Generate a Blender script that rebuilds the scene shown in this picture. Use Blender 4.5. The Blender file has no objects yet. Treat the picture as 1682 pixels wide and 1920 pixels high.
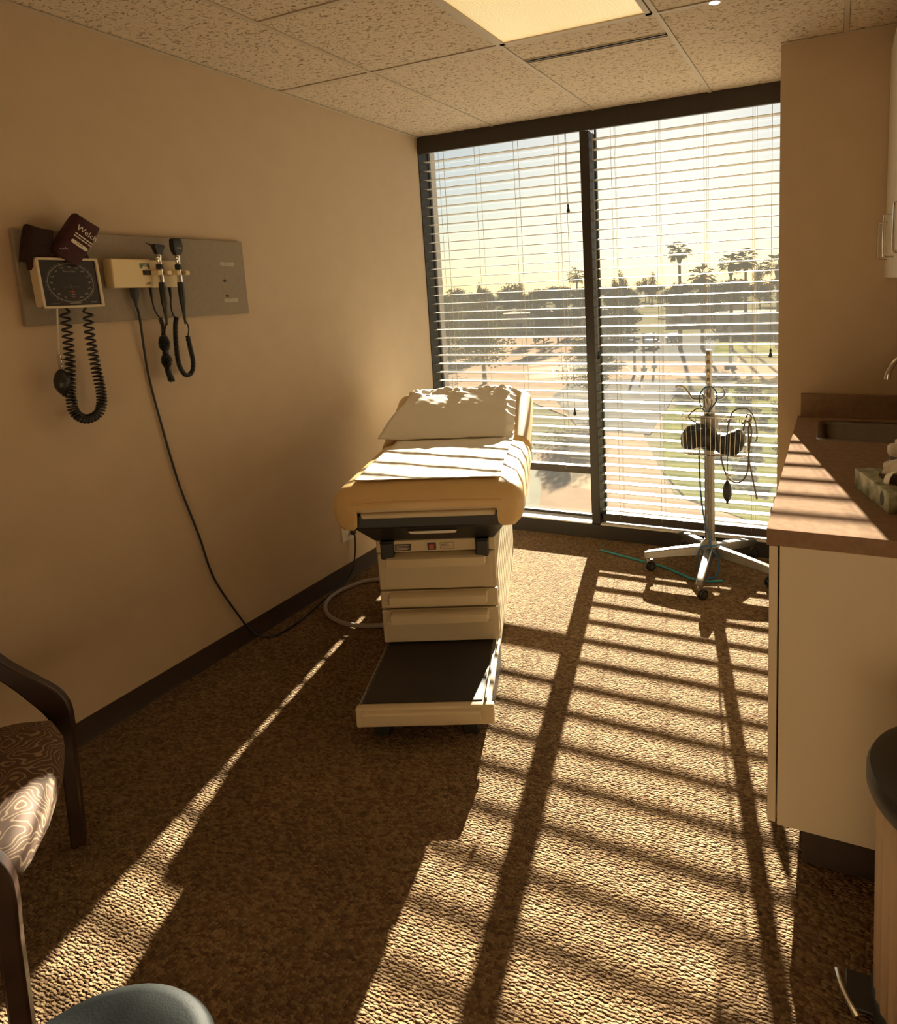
import bpy, bmesh, math, random
from mathutils import Vector, Matrix, Euler
random.seed(7)
PI = math.pi
scene = bpy.context.scene
COL = scene.collection

# ------------------------------------------------------------------ camera
cam_d = bpy.data.cameras.new('camera'); cam = bpy.data.objects.new('camera', cam_d); COL.objects.link(cam)
cam.location = (2.3259, -3.5744, 1.4643)
cam.rotation_euler = (1.4203, 0.0434, 0.4101)
cam_d.sensor_fit = 'AUTO'; cam_d.sensor_width = 36
cam_d.lens = 1256.8 * 36 / 1920
cam_d.shift_x = (841 - 1014.5) / 1920
cam_d.shift_y = (734.1 - 960) / 1920
cam_d.clip_start = 0.02; cam_d.clip_end = 3000
scene.camera = cam

# ------------------------------------------------------------------ sky, sun, exposure
SUN_EL = math.radians(17.9)
SH = Vector((-0.229, 0.9734, 0)).normalized()
SUN_DIR = SH * math.cos(SUN_EL) + Vector((0, 0, math.sin(SUN_EL)))
world = bpy.data.worlds.new('world'); scene.world = world; world.use_nodes = True
wn = world.node_tree.nodes; wl = world.node_tree.links
sky = wn.new('ShaderNodeTexSky'); sky.sky_type = 'NISHITA'; sky.sun_disc = False
sky.sun_elevation = SUN_EL
sky.sun_rotation = math.atan2(SH.x, SH.y)
sky.altitude = 50; sky.air_density = 1.0; sky.dust_density = 0.35; sky.ozone_density = 1.5
wn['Background'].inputs['Strength'].default_value = 0.055
wl.new(sky.outputs[0], wn['Background'].inputs['Color'])
sun_d = bpy.data.lights.new('sun', 'SUN'); sun_d.energy = 32.0; sun_d.color = (1.0, 0.88, 0.70); sun_d.angle = math.radians(0.55)
sun = bpy.data.objects.new('sun', sun_d); COL.objects.link(sun)
sun.rotation_euler = SUN_DIR.to_track_quat('Z', 'Y').to_euler()
scene.view_settings.view_transform = 'Standard'; scene.view_settings.look = 'None'
scene.view_settings.gamma = 1.0; scene.view_settings.use_curve_mapping = False
scene.view_settings.exposure = 0.36
scene.cycles.max_bounces = 9; scene.cycles.diffuse_bounces = 7; scene.cycles.transparent_max_bounces = 16
scene.cycles.sample_clamp_indirect = 6.0
scene.cycles.caustics_reflective = False; scene.cycles.caustics_refractive = False

# ------------------------------------------------------------------ materials
MATS = {}
def mat(name, col, rough=.6, metal=0., var=0., scale=20., bump=0., bscale=None, spec=.5, col2=None, detail=4., coat=0., sheen=0.):
    if name in MATS: return MATS[name]
    m = bpy.data.materials.new(name); m.use_nodes = True; MATS[name] = m
    nt = m.node_tree; b = nt.nodes['Principled BSDF']
    b.inputs['Base Color'].default_value = (*col, 1); b.inputs['Roughness'].default_value = rough
    b.inputs['Metallic'].default_value = metal; b.inputs['Specular IOR Level'].default_value = spec
    if coat: b.inputs['Coat Weight'].default_value = coat
    if sheen: b.inputs['Sheen Weight'].default_value = sheen
    tc = nt.nodes.new('ShaderNodeTexCoord')
    if var or col2:
        n = nt.nodes.new('ShaderNodeTexNoise'); n.inputs['Scale'].default_value = scale; n.inputs['Detail'].default_value = detail
        nt.links.new(tc.outputs['Object'], n.inputs['Vector'])
        r = nt.nodes.new('ShaderNodeValToRGB')
        r.color_ramp.elements[0].position = .32; r.color_ramp.elements[1].position = .68
        c0 = col2 if col2 else tuple(max(0, c * (1 - var)) for c in col)
        c1 = col if col2 else tuple(min(1, c * (1 + var)) for c in col)
        r.color_ramp.elements[0].color = (*c0, 1); r.color_ramp.elements[1].color = (*c1, 1)
        nt.links.new(n.outputs['Fac'], r.inputs['Fac']); nt.links.new(r.outputs['Color'], b.inputs['Base Color'])
    if bump:
        n2 = nt.nodes.new('ShaderNodeTexNoise'); n2.inputs['Scale'].default_value = bscale or scale * 4; n2.inputs['Detail'].default_value = 3
        nt.links.new(tc.outputs['Object'], n2.inputs['Vector'])
        bp = nt.nodes.new('ShaderNodeBump'); bp.inputs['Strength'].default_value = bump; bp.inputs['Distance'].default_value = .01
        nt.links.new(n2.outputs['Fac'], bp.inputs['Height']); nt.links.new(bp.outputs['Normal'], b.inputs['Normal'])
    return m

WALL = mat('tan_wall_paint', (.57, .45, .315), .75, var=.025, scale=9, bump=.10, bscale=260)
TRIM = mat('dark_brown_rubber_base', (.045, .030, .022), .5, var=.1, scale=30)
BRONZE = mat('dark_bronze_frame', (.030, .024, .020), .45, var=.1, scale=40)
SILLM = mat('pale_sill', (.75, .72, .66), .5, var=.04, scale=20)
SLAT = mat('white_blind_slat', (.50, .48, .44), .45, var=.02, scale=4)
CORDM = mat('blind_cord', (.42, .38, .32), .8)
RAILM = mat('brown_blind_rail', (.055, .042, .034), .5, var=.15, scale=30)
TBAR = mat('ceiling_tee', (.52, .44, .33), .6)
CREAM = mat('cream_enamel', (.55, .47, .32), .4, var=.02, scale=6)
CREAM2 = mat('cream_enamel_light', (.62, .53, .36), .38, var=.02, scale=6)
VINYL = mat('tan_vinyl', (.66, .47, .22), .38, var=.03, scale=8, bump=.06, bscale=300)
BLACKP = mat('black_plastic', (.018, .019, .021), .38, var=.05, scale=30)
RUBBER = mat('black_ribbed_rubber', (.022, .018, .016), .55, var=.15, scale=120, bump=.25, bscale=500)
STEEL = mat('brushed_steel', (.48, .46, .43), .30, metal=1, var=.05, scale=60)
CHROME = mat('chrome', (.75, .74, .72), .12, metal=1)
ALU = mat('aluminium', (.27, .255, .225), .38, metal=1, var=.05, scale=40)
PAPER = mat('white_exam_paper', (.84, .80, .70), .7, var=.015, scale=5, bump=.12, bscale=22)
WHITE = mat('white_plastic', (.80, .77, .70), .4)
GREYTUBE = mat('grey_hose', (.33, .29, .26), .45)
BOARDM = mat('grey_wall_board', (.30, .255, .20), .8, var=.05, scale=60, bump=.1, bscale=400)
CREAMBOX = mat('cream_transformer', (.80, .66, .40), .4)
MAROON = mat('maroon_cuff_fabric', (.055, .014, .016), .85, var=.25, scale=50, bump=.3, bscale=500)
MAROOND = mat('dark_cuff_velcro', (.030, .010, .010), .95, var=.3, scale=200, bump=.5, bscale=900)
PRINT = mat('white_print', (.72, .66, .56), .7)
GAUGEF = mat('cream_gauge_case', (.66, .57, .40), .4)
DIALF = mat('black_dial', (.018, .013, .012), .35)
DIALP = mat('grey_dial_print', (.30, .28, .25), .6)
REDP = mat('red_needle', (.45, .12, .06), .5)
GREENP = mat('green_indicator', (.10, .16, .09), .3)
LAMIN = mat('tan_laminate', (.30, .205, .145), .6, var=.12, scale=45, detail=8, spec=0)
CABW = mat('cream_laminate', (.68, .60, .46), .45, var=.015, scale=5)
CABU = mat('white_cabinet', (.74, .70, .62), .45)
WOODD = mat('dark_stained_wood', (.030, .016, .011), .32, var=.3, scale=14, coat=.2)
STOOLV = mat('black_stool_vinyl', (.010, .012, .0115), .6, var=.1, scale=12, bump=.08, bscale=300, spec=.10)
CANBODY = mat('beige_can_body', (.40, .29, .19), .45, var=.06, scale=10)
CANLID = mat('dark_can_lid', (.028, .028, .030), .45, bump=.1, bscale=200)
BLUECORD = mat('blue_cord', (.02, .12, .30), .4)
TEALCORD = mat('teal_cord', (.02, .30, .34), .35)
BOXRED = mat('red_switch', (.50, .10, .05), .4)
LABELD = mat('dark_label', (.05, .035, .03), .5)
CONCRETE = mat('exterior_concrete', (.36, .29, .24), .85, var=.06, scale=8)
TISSUE = mat('white_tissue', (.85, .81, .74), .8)
TAPE = mat('pale_tape', (.46, .41, .34), .8, var=.15, scale=80)

def carpet_mat():
    m = bpy.data.materials.new('brown_loop_carpet'); m.use_nodes = True; nt = m.node_tree; b = nt.nodes['Principled BSDF']
    b.inputs['Roughness'].default_value = .95; b.inputs['Specular IOR Level'].default_value = .15
    tc = nt.nodes.new('ShaderNodeTexCoord'); mp = nt.nodes.new('ShaderNodeMapping')
    mp.inputs['Scale'].default_value = (92, 140, 1)
    nt.links.new(tc.outputs['Object'], mp.inputs['Vector'])
    # wobble the rows of loops a little
    nz = nt.nodes.new('ShaderNodeTexNoise'); nz.inputs['Scale'].default_value = .8; nz.inputs['Detail'].default_value = 2
    nt.links.new(mp.outputs['Vector'], nz.inputs['Vector'])
    mx = nt.nodes.new('ShaderNodeVectorMath'); mx.operation = 'MULTIPLY_ADD'; mx.inputs[1].default_value = (1.1, 1.1, 0)
    nt.links.new(nz.outputs['Color'], mx.inputs[0]); nt.links.new(mp.outputs['Vector'], mx.inputs[2])
    vo = nt.nodes.new('ShaderNodeTexVoronoi'); vo.inputs['Scale'].default_value = 1.0; vo.inputs['Randomness'].default_value = .55
    nt.links.new(mx.outputs[0], vo.inputs['Vector'])
    big = nt.nodes.new('ShaderNodeTexNoise'); big.inputs['Scale'].default_value = 4; big.inputs['Detail'].default_value = 3
    nt.links.new(tc.outputs['Object'], big.inputs['Vector'])
    rp = nt.nodes.new('ShaderNodeValToRGB'); e = rp.color_ramp.elements
    e[0].position = .0; e[0].color = (.145, .084, .045, 1); e[1].position = 1; e[1].color = (.33, .225, .118, 1)
    k = e.new(.45); k.color = (.225, .142, .073, 1)
    sp = nt.nodes.new('ShaderNodeSeparateColor'); nt.links.new(vo.outputs['Color'], sp.inputs[0])
    nt.links.new(sp.outputs[0], rp.inputs['Fac'])
    mr = nt.nodes.new('ShaderNodeMapRange'); mr.inputs[1].default_value = .3; mr.inputs[2].default_value = .7; mr.inputs[3].default_value = .88; mr.inputs[4].default_value = 1.1
    nt.links.new(big.outputs['Fac'], mr.inputs[0])
    vm = nt.nodes.new('ShaderNodeVectorMath'); vm.operation = 'SCALE'
    nt.links.new(rp.outputs['Color'], vm.inputs[0]); nt.links.new(mr.outputs[0], vm.inputs['Scale'])
    nt.links.new(vm.outputs[0], b.inputs['Base Color'])
    inv = nt.nodes.new('ShaderNodeMath'); inv.operation = 'SUBTRACT'; inv.inputs[0].default_value = 1
    nt.links.new(vo.outputs['Distance'], inv.inputs[1])
    bp = nt.nodes.new('ShaderNodeBump'); bp.inputs['Strength'].default_value = 1.0; bp.inputs['Distance'].default_value = .011
    nt.links.new(inv.outputs[0], bp.inputs['Height']); nt.links.new(bp.outputs['Normal'], b.inputs['Normal'])
    return m
CARPET = carpet_mat()

def tile_mat():
    m = bpy.data.materials.new('fissured_ceiling_tile'); m.use_nodes = True; nt = m.node_tree; b = nt.nodes['Principled BSDF']
    b.inputs['Roughness'].default_value = .9; b.inputs['Specular IOR Level'].default_value = .2
    tc = nt.nodes.new('ShaderNodeTexCoord'); mp = nt.nodes.new('ShaderNodeMapping'); mp.inputs['Scale'].default_value = (52, 88, 60)
    nt.links.new(tc.outputs['Object'], mp.inputs['Vector'])
    n = nt.nodes.new('ShaderNodeTexNoise'); n.inputs['Scale'].default_value = 1; n.inputs['Detail'].default_value = 3.5; n.inputs['Distortion'].default_value = 1.2
    nt.links.new(mp.outputs['Vector'], n.inputs['Vector'])
    r = nt.nodes.new('ShaderNodeValToRGB'); e = r.color_ramp.elements
    e[0].position = .36; e[0].color = (.27, .21, .14, 1); e[1].position = .46; e[1].color = (.66, .56, .43, 1)
    nt.links.new(n.outputs['Fac'], r.inputs['Fac']); nt.links.new(r.outputs['Color'], b.inputs['Base Color'])
    bp = nt.nodes.new('ShaderNodeBump'); bp.inputs['Strength'].default_value = .5; bp.inputs['Distance'].default_value = .004
    nt.links.new(r.outputs['Color'], bp.inputs['Height']); nt.links.new(bp.outputs['Normal'], b.inputs['Normal'])
    return m
TILE = tile_mat()

def glass_mat():
    m = bpy.data.materials.new('veiled_window_glass'); m.use_nodes = True; nt = m.node_tree; nt.nodes.clear()
    out = nt.nodes.new('ShaderNodeOutputMaterial'); t = nt.nodes.new('ShaderNodeBsdfTransparent'); t.inputs[0].default_value = (.96, .97, .95, 1)
    g = nt.nodes.new('ShaderNodeBsdfGlossy'); g.inputs['Roughness'].default_value = .02
    d = nt.nodes.new('ShaderNodeBsdfTranslucent'); d.inputs[0].default_value = (.9, .88, .82, 1)
    m1 = nt.nodes.new('ShaderNodeMixShader'); m1.inputs[0].default_value = .04
    m2 = nt.nodes.new('ShaderNodeMixShader'); m2.inputs[0].default_value = .009  # small translucent share put in as veiling haze over the outside view
    nt.links.new(t.outputs[0], m1.inputs[1]); nt.links.new(g.outputs[0], m1.inputs[2])
    nt.links.new(m1.outputs[0], m2.inputs[1]); nt.links.new(d.outputs[0], m2.inputs[2]); nt.links.new(m2.outputs[0], out.inputs[0])
    return m
GLASS = glass_mat()

def lens_mat():
    m = bpy.data.materials.new('emissive_prismatic_lens'); m.use_nodes = True; nt = m.node_tree; b = nt.nodes['Principled BSDF']
    b.inputs['Base Color'].default_value = (.75, .62, .38, 1); b.inputs['Roughness'].default_value = .35
    b.inputs['Emission Color'].default_value = (1.0, .72, .30, 1); b.inputs['Emission Strength'].default_value = .40  # weak yellow emission added to brighten the lens
    tc = nt.nodes.new('ShaderNodeTexCoord'); v = nt.nodes.new('ShaderNodeTexVoronoi'); v.inputs['Scale'].default_value = 120; v.inputs['Randomness'].default_value = 0
    nt.links.new(tc.outputs['Object'], v.inputs['Vector'])
    bp = nt.nodes.new('ShaderNodeBump'); bp.inputs['Strength'].default_value = .5; bp.inputs['Distance'].default_value = .004
    nt.links.new(v.outputs['Distance'], bp.inputs['Height']); nt.links.new(bp.outputs['Normal'], b.inputs['Normal'])
    return m
LENS = lens_mat()

def swirl_fabric():
    m = bpy.data.materials.new('swirl_pattern_upholstery'); m.use_nodes = True; nt = m.node_tree; b = nt.nodes['Principled BSDF']
    b.inputs['Roughness'].default_value = .8
    tc = nt.nodes.new('ShaderNodeTexCoord'); n = nt.nodes.new('ShaderNodeTexNoise'); n.inputs['Scale'].default_value = 6; n.inputs['Detail'].default_value = 2.5
    nt.links.new(tc.outputs['Object'], n.inputs['Vector'])
    mu = nt.nodes.new('ShaderNodeMath'); mu.operation = 'MULTIPLY'; mu.inputs[1].default_value = 30
    nt.links.new(n.outputs['Fac'], mu.inputs[0])
    fr = nt.nodes.new('ShaderNodeMath'); fr.operation = 'PINGPONG'; fr.inputs[1].default_value = .5
    nt.links.new(mu.outputs[0], fr.inputs[0])
    r = nt.nodes.new('ShaderNodeValToRGB'); e = r.color_ramp.elements
    e[0].position = .06; e[0].color = (.34, .24, .14, 1); e[1].position = .17; e[1].color = (.105, .055, .032, 1)
    nt.links.new(fr.outputs[0], r.inputs['Fac']); nt.links.new(r.outputs['Color'], b.inputs['Base Color'])
    return m
SWIRL = swirl_fabric()
BOXGREEN = mat('green_marbled_card', (.56, .58, .42), .55, scale=30, col2=(.13, .17, .10), detail=8)

# ------------------------------------------------------------------ mesh helpers
def rr_(hx, hy, r, z, n=5):
    return [(cx + r*math.cos(math.radians(a0 + 90*k/(n-1))), cy + r*math.sin(math.radians(a0 + 90*k/(n-1))), z) for cx, cy, a0 in ((hx-r, hy-r, 0), (-hx+r, hy-r, 90), (-hx+r, -hy+r, 180), (hx-r, -hy+r, 270)) for k in range(n)]
class MB:
    def __init__(s): s.v = []; s.f = []
    def add(s, vs, fs, M=None):
        o = len(s.v); s.v += [tuple(M @ Vector(p)) if M else tuple(p) for p in vs]; s.f += [tuple(i + o for i in f) for f in fs]; return s
    def box(s, x0, x1, y0, y1, z0, z1, M=None):
        return s.add([(x0,y0,z0),(x1,y0,z0),(x1,y1,z0),(x0,y1,z0),(x0,y0,z1),(x1,y0,z1),(x1,y1,z1),(x0,y1,z1)],
                     [(0,3,2,1),(4,5,6,7),(0,1,5,4),(1,2,6,5),(2,3,7,6),(3,0,4,7)], M)
    def loft(s, rings, cap=True, closed=True, M=None):
        n = len(rings[0]); vs = [p for r in rings for p in r]; fs = []
        for k in range(len(rings) - 1):
            for i in range(n if closed else n - 1):
                j = (i + 1) % n; fs.append((k*n+i, k*n+j, (k+1)*n+j, (k+1)*n+i))
        if cap and closed: fs.append(tuple(range(n))[::-1]); fs.append(tuple((len(rings)-1)*n + i for i in range(n)))
        return s.add(vs, fs, M)
    def prism(s, poly, a, b, axis='z', M=None):
        f = {'z': lambda p, t: (p[0], p[1], t), 'y': lambda p, t: (p[0], t, p[1]), 'x': lambda p, t: (t, p[0], p[1])}[axis]
        return s.loft([[f(p, a) for p in poly], [f(p, b) for p in poly]], M=M)
    def cyl(s, p0, p1, r0, r1=None, n=12, cap=True):
        return s.tube([p0, p1], [r0, r0 if r1 is None else r1], n, cap)
    def tube(s, path, r, n=8, cap=True):
        path = [Vector(p) for p in path]; rr = r if isinstance(r, (list, tuple)) else [r] * len(path)
        rings = []; up = None
        for i, p in enumerate(path):
            t = (path[min(i+1, len(path)-1)] - path[max(i-1, 0)]).normalized()
            if up is None:
                up = Vector((0, 0, 1)) if abs(t.z) < .9 else Vector((1, 0, 0))
            u = (up - t * up.dot(t))
            u = u.normalized() if u.length > 1e-6 else t.orthogonal().normalized()
            up = u; w = t.cross(u)
            rings.append([p + (u * math.cos(2*PI*k/n) + w * math.sin(2*PI*k/n)) * rr[i] for k in range(n)])
        return s.loft(rings, cap)
    def lathe(s, prof, c=(0, 0, 0), n=24, M=None):
        rings = [[(c[0] + r*math.cos(2*PI*k/n), c[1] + r*math.sin(2*PI*k/n), c[2] + z) for k in range(n)] for r, z in prof]
        return s.loft(rings, True, True, M)
    def ell(s, c, r, nu=14, nv=8):
        prof = [(math.sin(PI*(i+.02)/(nv-.0)*1.0) if 0 < i < nv else .02, -math.cos(PI*i/nv)) for i in range(nv+1)]
        rings = [[(c[0] + r[0]*q*math.cos(2*PI*k/nu), c[1] + r[1]*q*math.sin(2*PI*k/nu), c[2] + r[2]*z) for k in range(nu)] for q, z in prof]
        return s.loft(rings)
    def grid(s, fn, nu, nv, M=None):
        vs = [fn(i/nu, j/nv) for j in range(nv+1) for i in range(nu+1)]
        fs = [(j*(nu+1)+i, j*(nu+1)+i+1, (j+1)*(nu+1)+i+1, (j+1)*(nu+1)+i) for j in range(nv) for i in range(nu)]
        return s.add(vs, fs, M)
    def build(s, name, material, parent=None, bevel=0., smooth=True, seg=2, solid=0., subsurf=0, angle=40, loc=None):
        me = bpy.data.meshes.new(name); me.from_pydata(s.v, [], s.f); me.validate()
        bm = bmesh.new(); bm.from_mesh(me); bmesh.ops.recalc_face_normals(bm, faces=bm.faces); bm.to_mesh(me); bm.free()
        me.materials.append(material)
        return obj(name, me, parent, bevel, smooth, seg, solid, subsurf, angle, loc)
def obj(name, me, parent=None, bevel=0., smooth=True, seg=2, solid=0., subsurf=0, angle=40, loc=None):
    if smooth:
        me.polygons.foreach_set('use_smooth', [True] * len(me.polygons))
        me.set_sharp_from_angle(angle=math.radians(angle))
    o = bpy.data.objects.new(name, me); COL.objects.link(o)
    if parent: o.parent = parent
    if loc: o.location = loc
    if solid:
        md = o.modifiers.new('thick', 'SOLIDIFY'); md.thickness = solid; md.offset = 0
    if bevel:
        md = o.modifiers.new('bevel', 'BEVEL'); md.width = bevel; md.segments = seg; md.limit_method = 'ANGLE'; md.angle_limit = math.radians(35)
    if subsurf:
        md = o.modifiers.new('sub', 'SUBSURF'); md.levels = subsurf; md.render_levels = subsurf
    return o
def tag(o, label=None, cat=None, group=None, kind=None):
    if label: o['label'] = label
    if cat: o['category'] = cat
    if group: o['group'] = group
    if kind: o['kind'] = kind
    return o
def thing(name, label, cat, loc=(0, 0, 0), rot=(0, 0, 0), group=None):
    o = bpy.data.objects.new(name, None); COL.objects.link(o); o.empty_display_size = .05
    o.location = loc; o.rotation_euler = rot
    return tag(o, label, cat, group)
def struct(o): o['kind'] = 'structure'; return o
def part_label(o, t): o['label'] = t; return o
def text(name, body, size, material, parent, M, extrude=.0004, align='CENTER'):
    cu = bpy.data.curves.new(name, 'FONT'); cu.body = body; cu.size = size; cu.extrude = extrude; cu.align_x = align; cu.align_y = 'CENTER'; cu.resolution_u = 2
    t = bpy.data.objects.new(name, cu); COL.objects.link(t)
    bpy.context.view_layer.update()
    me = bpy.data.meshes.new_from_object(t.evaluated_get(bpy.context.evaluated_depsgraph_get()))
    bpy.data.objects.remove(t); me.name = name; me.transform(M); me.materials.clear(); me.materials.append(material)
    o = bpy.data.objects.new(name, me); COL.objects.link(o)
    if parent: o.parent = parent
    return o
def spline(pts, n=8):
    """Catmull-Rom through pts."""
    P = [Vector(p) for p in pts]; out = []
    for i in range(len(P) - 1):
        p0 = P[max(i-1, 0)]; p1 = P[i]; p2 = P[i+1]; p3 = P[min(i+2, len(P)-1)]
        for k in range(n):
            t = k / n
            out.append(.5 * ((2*p1) + (p2-p0)*t + (2*p0-5*p1+4*p2-p3)*t*t + (3*p1-p0-3*p2+p3)*t**3))
    out.append(P[-1]); return out
def helix(path, r, pitch, n=10):
    """points that coil round a path; pitch may be a function of the 0..1 position."""
    path = [Vector(p) for p in path]; L = [0]
    for a, b in zip(path, path[1:]): L.append(L[-1] + (b - a).length)
    tot = L[-1]; out = []; s = 0; ang = 0; up = Vector((1, 0, 0))
    pf = pitch if callable(pitch) else (lambda q: pitch)
    while s < tot:
        i = max(k for k in range(len(L)) if L[k] <= s); i = min(i, len(path) - 2)
        f = (s - L[i]) / max(1e-9, L[i+1] - L[i]); p = path[i].lerp(path[i+1], f); t = (path[i+1] - path[i]).normalized()
        u = (up - t * up.dot(t)).normalized(); w = t.cross(u); up = u
        out.append(p + (u * math.cos(ang) + w * math.sin(ang)) * r)
        ang += 2*PI/n; s += pf(s / tot) / n
    return out
def rbox(name, x0, x1, y0, y1, z0, z1, m, parent=None, bevel=.004, **k): return MB().box(x0, x1, y0, y1, z0, z1).build(name, m, parent, bevel=bevel, **k)

# ------------------------------------------------------------------ the room
H = 2.396; XR = 2.82; YB = -4.75; XC = 2.1025; YC = -.536; WZ = .112
struct(MB().box(-.15, XR + .15, YB - .15, .12, -.12, 0).build('floor', CARPET, smooth=False))
struct(MB().box(-.15, 0, YB - .15, .12, 0, H + .1).build('wall_left', WALL, smooth=False))
struct(MB().box(XR, XR + .15, YB, YC, 0, H + .1).build('wall_right', WALL, smooth=False))
struct(MB().box(-.15, XR + .15, YB - .15, YB, 0, H + .1).build('wall_back', WALL, smooth=False))
struct(rbox('wall_column', XC, XR + .15, YC, .5, 0, H + .1, WALL, bevel=.003))
bl = struct(MB().prism([(0, 0), (.010, 0), (.006, .010), (.006, .084), (0, .084)], YB, 0, 'y').build('baseboard_left', TRIM))
struct(MB().box(XC - .006, XC, YC, 0, 0, .084).build('baseboard_column', TRIM))
# ceiling: slab, tee grid and single tiles
ceil = struct(MB().box(-.15, XR + .15, YB - .15, .12, H + .035, H + .12).build('ceiling', TILE, smooth=False))
GX = [0, .5136, 1.1232, 1.7328, 2.3424, XR]; L1 = -1.1036; F2 = .6096
cols = {0: [0, L1, L1 - 2*F2, L1 - 4*F2, YB], 1: [0, L1, L1 - F2, L1 - 3*F2, L1 - 5*F2, YB], 2: [0, L1, L1 - 2*F2, L1 - 4*F2, YB],
        3: [0, L1, L1 - F2, L1 - 3*F2, L1 - 5*F2, YB], 4: [0, L1, L1 - 2*F2, L1 - 4*F2, YB]}
T = .009
for c, ys in cols.items():
    for k in range(len(ys) - 1):
        x0, x1, y1, y0 = GX[c], GX[c+1], ys[k], ys[k+1]
        if c >= 4 and k == 0: y1 = YC
        if c == 2 and k == 1: continue                      # the light fixture hangs here
        if c == 2 and k == 0:                                # tile split by the slot diffuser
            for a, b in ((-.868, y1 - .002), (y0 + T, -.905)):
                MB().box(x0 + T + .001, x1 - T - .001, a, b, H + .003, H + .02).build('ceiling_tile', TILE, ceil, smooth=False)
            continue
        if c == 3 and k == 0:
            MB().box(x0 + T + .001, XC - .001, y0 + T, y1 - .002, H + .003, H + .02).build('ceiling_tile', TILE, ceil, smooth=False)
            MB().box(XC - .001, x1 - T - .001, y0 + T, YC - .002, H + .003, H + .02).build('ceiling_tile', TILE, ceil, smooth=False); continue
        MB().box(x0 + (T if c else 0) + .001, x1 - T - .001, y0 + T + .001, y1 - (T if k else 0) - .002, H + .003, H + .02).build('ceiling_tile', TILE, ceil, smooth=False)
for i, x in enumerate(GX[1:-1]):
    MB().box(x - T, x + T, YB, (0 if x < XC else YC), H - .001, H + .004).build('tee_bar', TBAR, ceil, smooth=False)
for c, ys in cols.items():
    for y in ys[1:-1]: MB().box(GX[c] + T, GX[c+1] - T, y - T, y + T, H - .001, H + .004).build('tee_bar', TBAR, ceil, smooth=False)
# wall angles
MB().box(0, .018, YB, 0, H - .002, H + .001).build('wall_angle', TBAR, ceil, smooth=False)
MB().box(XC, XR, YC - .018, YC, H - .002, H + .001).build('wall_angle', TBAR, ceil, smooth=False)

# slot diffuser, light, sprinkler
d = thing('slot_diffuser', 'long narrow dark air slot in the ceiling tile before the window', 'air vent', (1.428, -.8865, H))
for a, b in ((-.0185, -.0160), (-.0015, .0015), (.0160, .0185)):
    MB().box(-.292, .292, a, b, -.001, .012).build('blade', BRONZE if a > -.01 and a < .01 else TBAR, d, smooth=False)
MB().box(-.292, .292, -.0185, .0185, .02, .034).build('throat', BLACKP, d, smooth=False)
lt = thing('ceiling_light', 'recessed fluorescent ceiling light with yellow prismatic lens given a soft glow', 'ceiling light', (1.428, L1 - F2, H))
hw, hl = F2/2 - .012, F2 - .012
for (a, b, c_, e_) in ((-hw, hw, hl - .02, hl), (-hw, hw, -hl, -hl + .02), (-hw, -hw + .02, -hl, hl), (hw - .02, hw, -hl, hl)):
    MB().box(a, b, c_, e_, -.006, .006).build('frame', TBAR, lt, smooth=False)
MB().box(-hw + .02, hw - .02, -hl + .02, hl - .02, -.001, .003).build('lens', LENS, lt, smooth=False)
MB().box(-hw, hw, -hl, hl, .008, .033).build('housing', WHITE, lt, smooth=False)
sp = thing('sprinkler_head', 'small chrome fire sprinkler head hanging from ceiling tile', 'sprinkler', (1.945, -1.185, H))
MB().lathe([(.028, .003), (.030, -.002), (.018, -.006), (.012, -.007)]).build('escutcheon', CHROME, sp)
MB().lathe([(.007, 0), (.007, -.03)], n=10).build('stem', CHROME, sp)
MB().lathe([(.004, -.03), (.017, -.032), (.018, -.035), (.004, -.036)], n=16).build('deflector', CHROME, sp)

# ------------------------------------------------------------------ window
win = thing('window_1', None, None); win['kind'] = 'structure'
MB().box(0, XC, -.004, .018, 2.302, H + .03).build('header', BRONZE, win, bevel=.003)
MB().box(0, XC, .085, .13, 2.345, H + .03).build('head_frame', BRONZE, win, bevel=.003)
MB().box(0, .006, 0, .12, .09, 2.345).build('jamb', BRONZE, win)
MB().box(XC - .010, XC, 0, .13, .09, 2.345).build('jamb', BRONZE, win)
MB().box(1.035, 1.088, .0, .13, .09, 2.301).build('mullion', BRONZE, win, bevel=.003)
MB().box(0, XC, -.002, .14, 0, .086).build('base_panel', BRONZE, win, bevel=.002)
MB().box(.010, 1.035, -.004, .14, .086, .094).build('sill', SILLM, win, bevel=.002)
MB().box(1.088, XC - .010, -.004, .14, .086, .094).build('sill', SILLM, win, bevel=.002)
for x0, x1 in ((.006, 1.035), (1.088, XC - .010)):
    for a in ((x0, x0 + .006, .094, 2.345), (x1 - .006, x1, .094, 2.345), (x0, x1, .094, .110), (x0, x1, 2.332, 2.345)):
        MB().box(a[0], a[1], .096, .120, a[2], a[3]).build('glazing_bead', BRONZE, win, smooth=False)
    MB().box(x0 + .005, x1 - .005, .106, .110, .108, 2.335).build('pane', GLASS, win, smooth=False)
# outside of the building wall round the window
struct(MB().box(-.9, -.028, .121, .235, -1.5, H + .6).build('wall_exterior', CONCRETE, smooth=False))
struct(MB().box(-.9, XR + .9, .13, .24, -1.5, -.01).build('wall_exterior_below', CONCRETE, smooth=False))
struct(MB().box(-.9, XR + .9, .13, .24, H - .02, H + .6).build('wall_exterior_above', CONCRETE, smooth=False))

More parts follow.
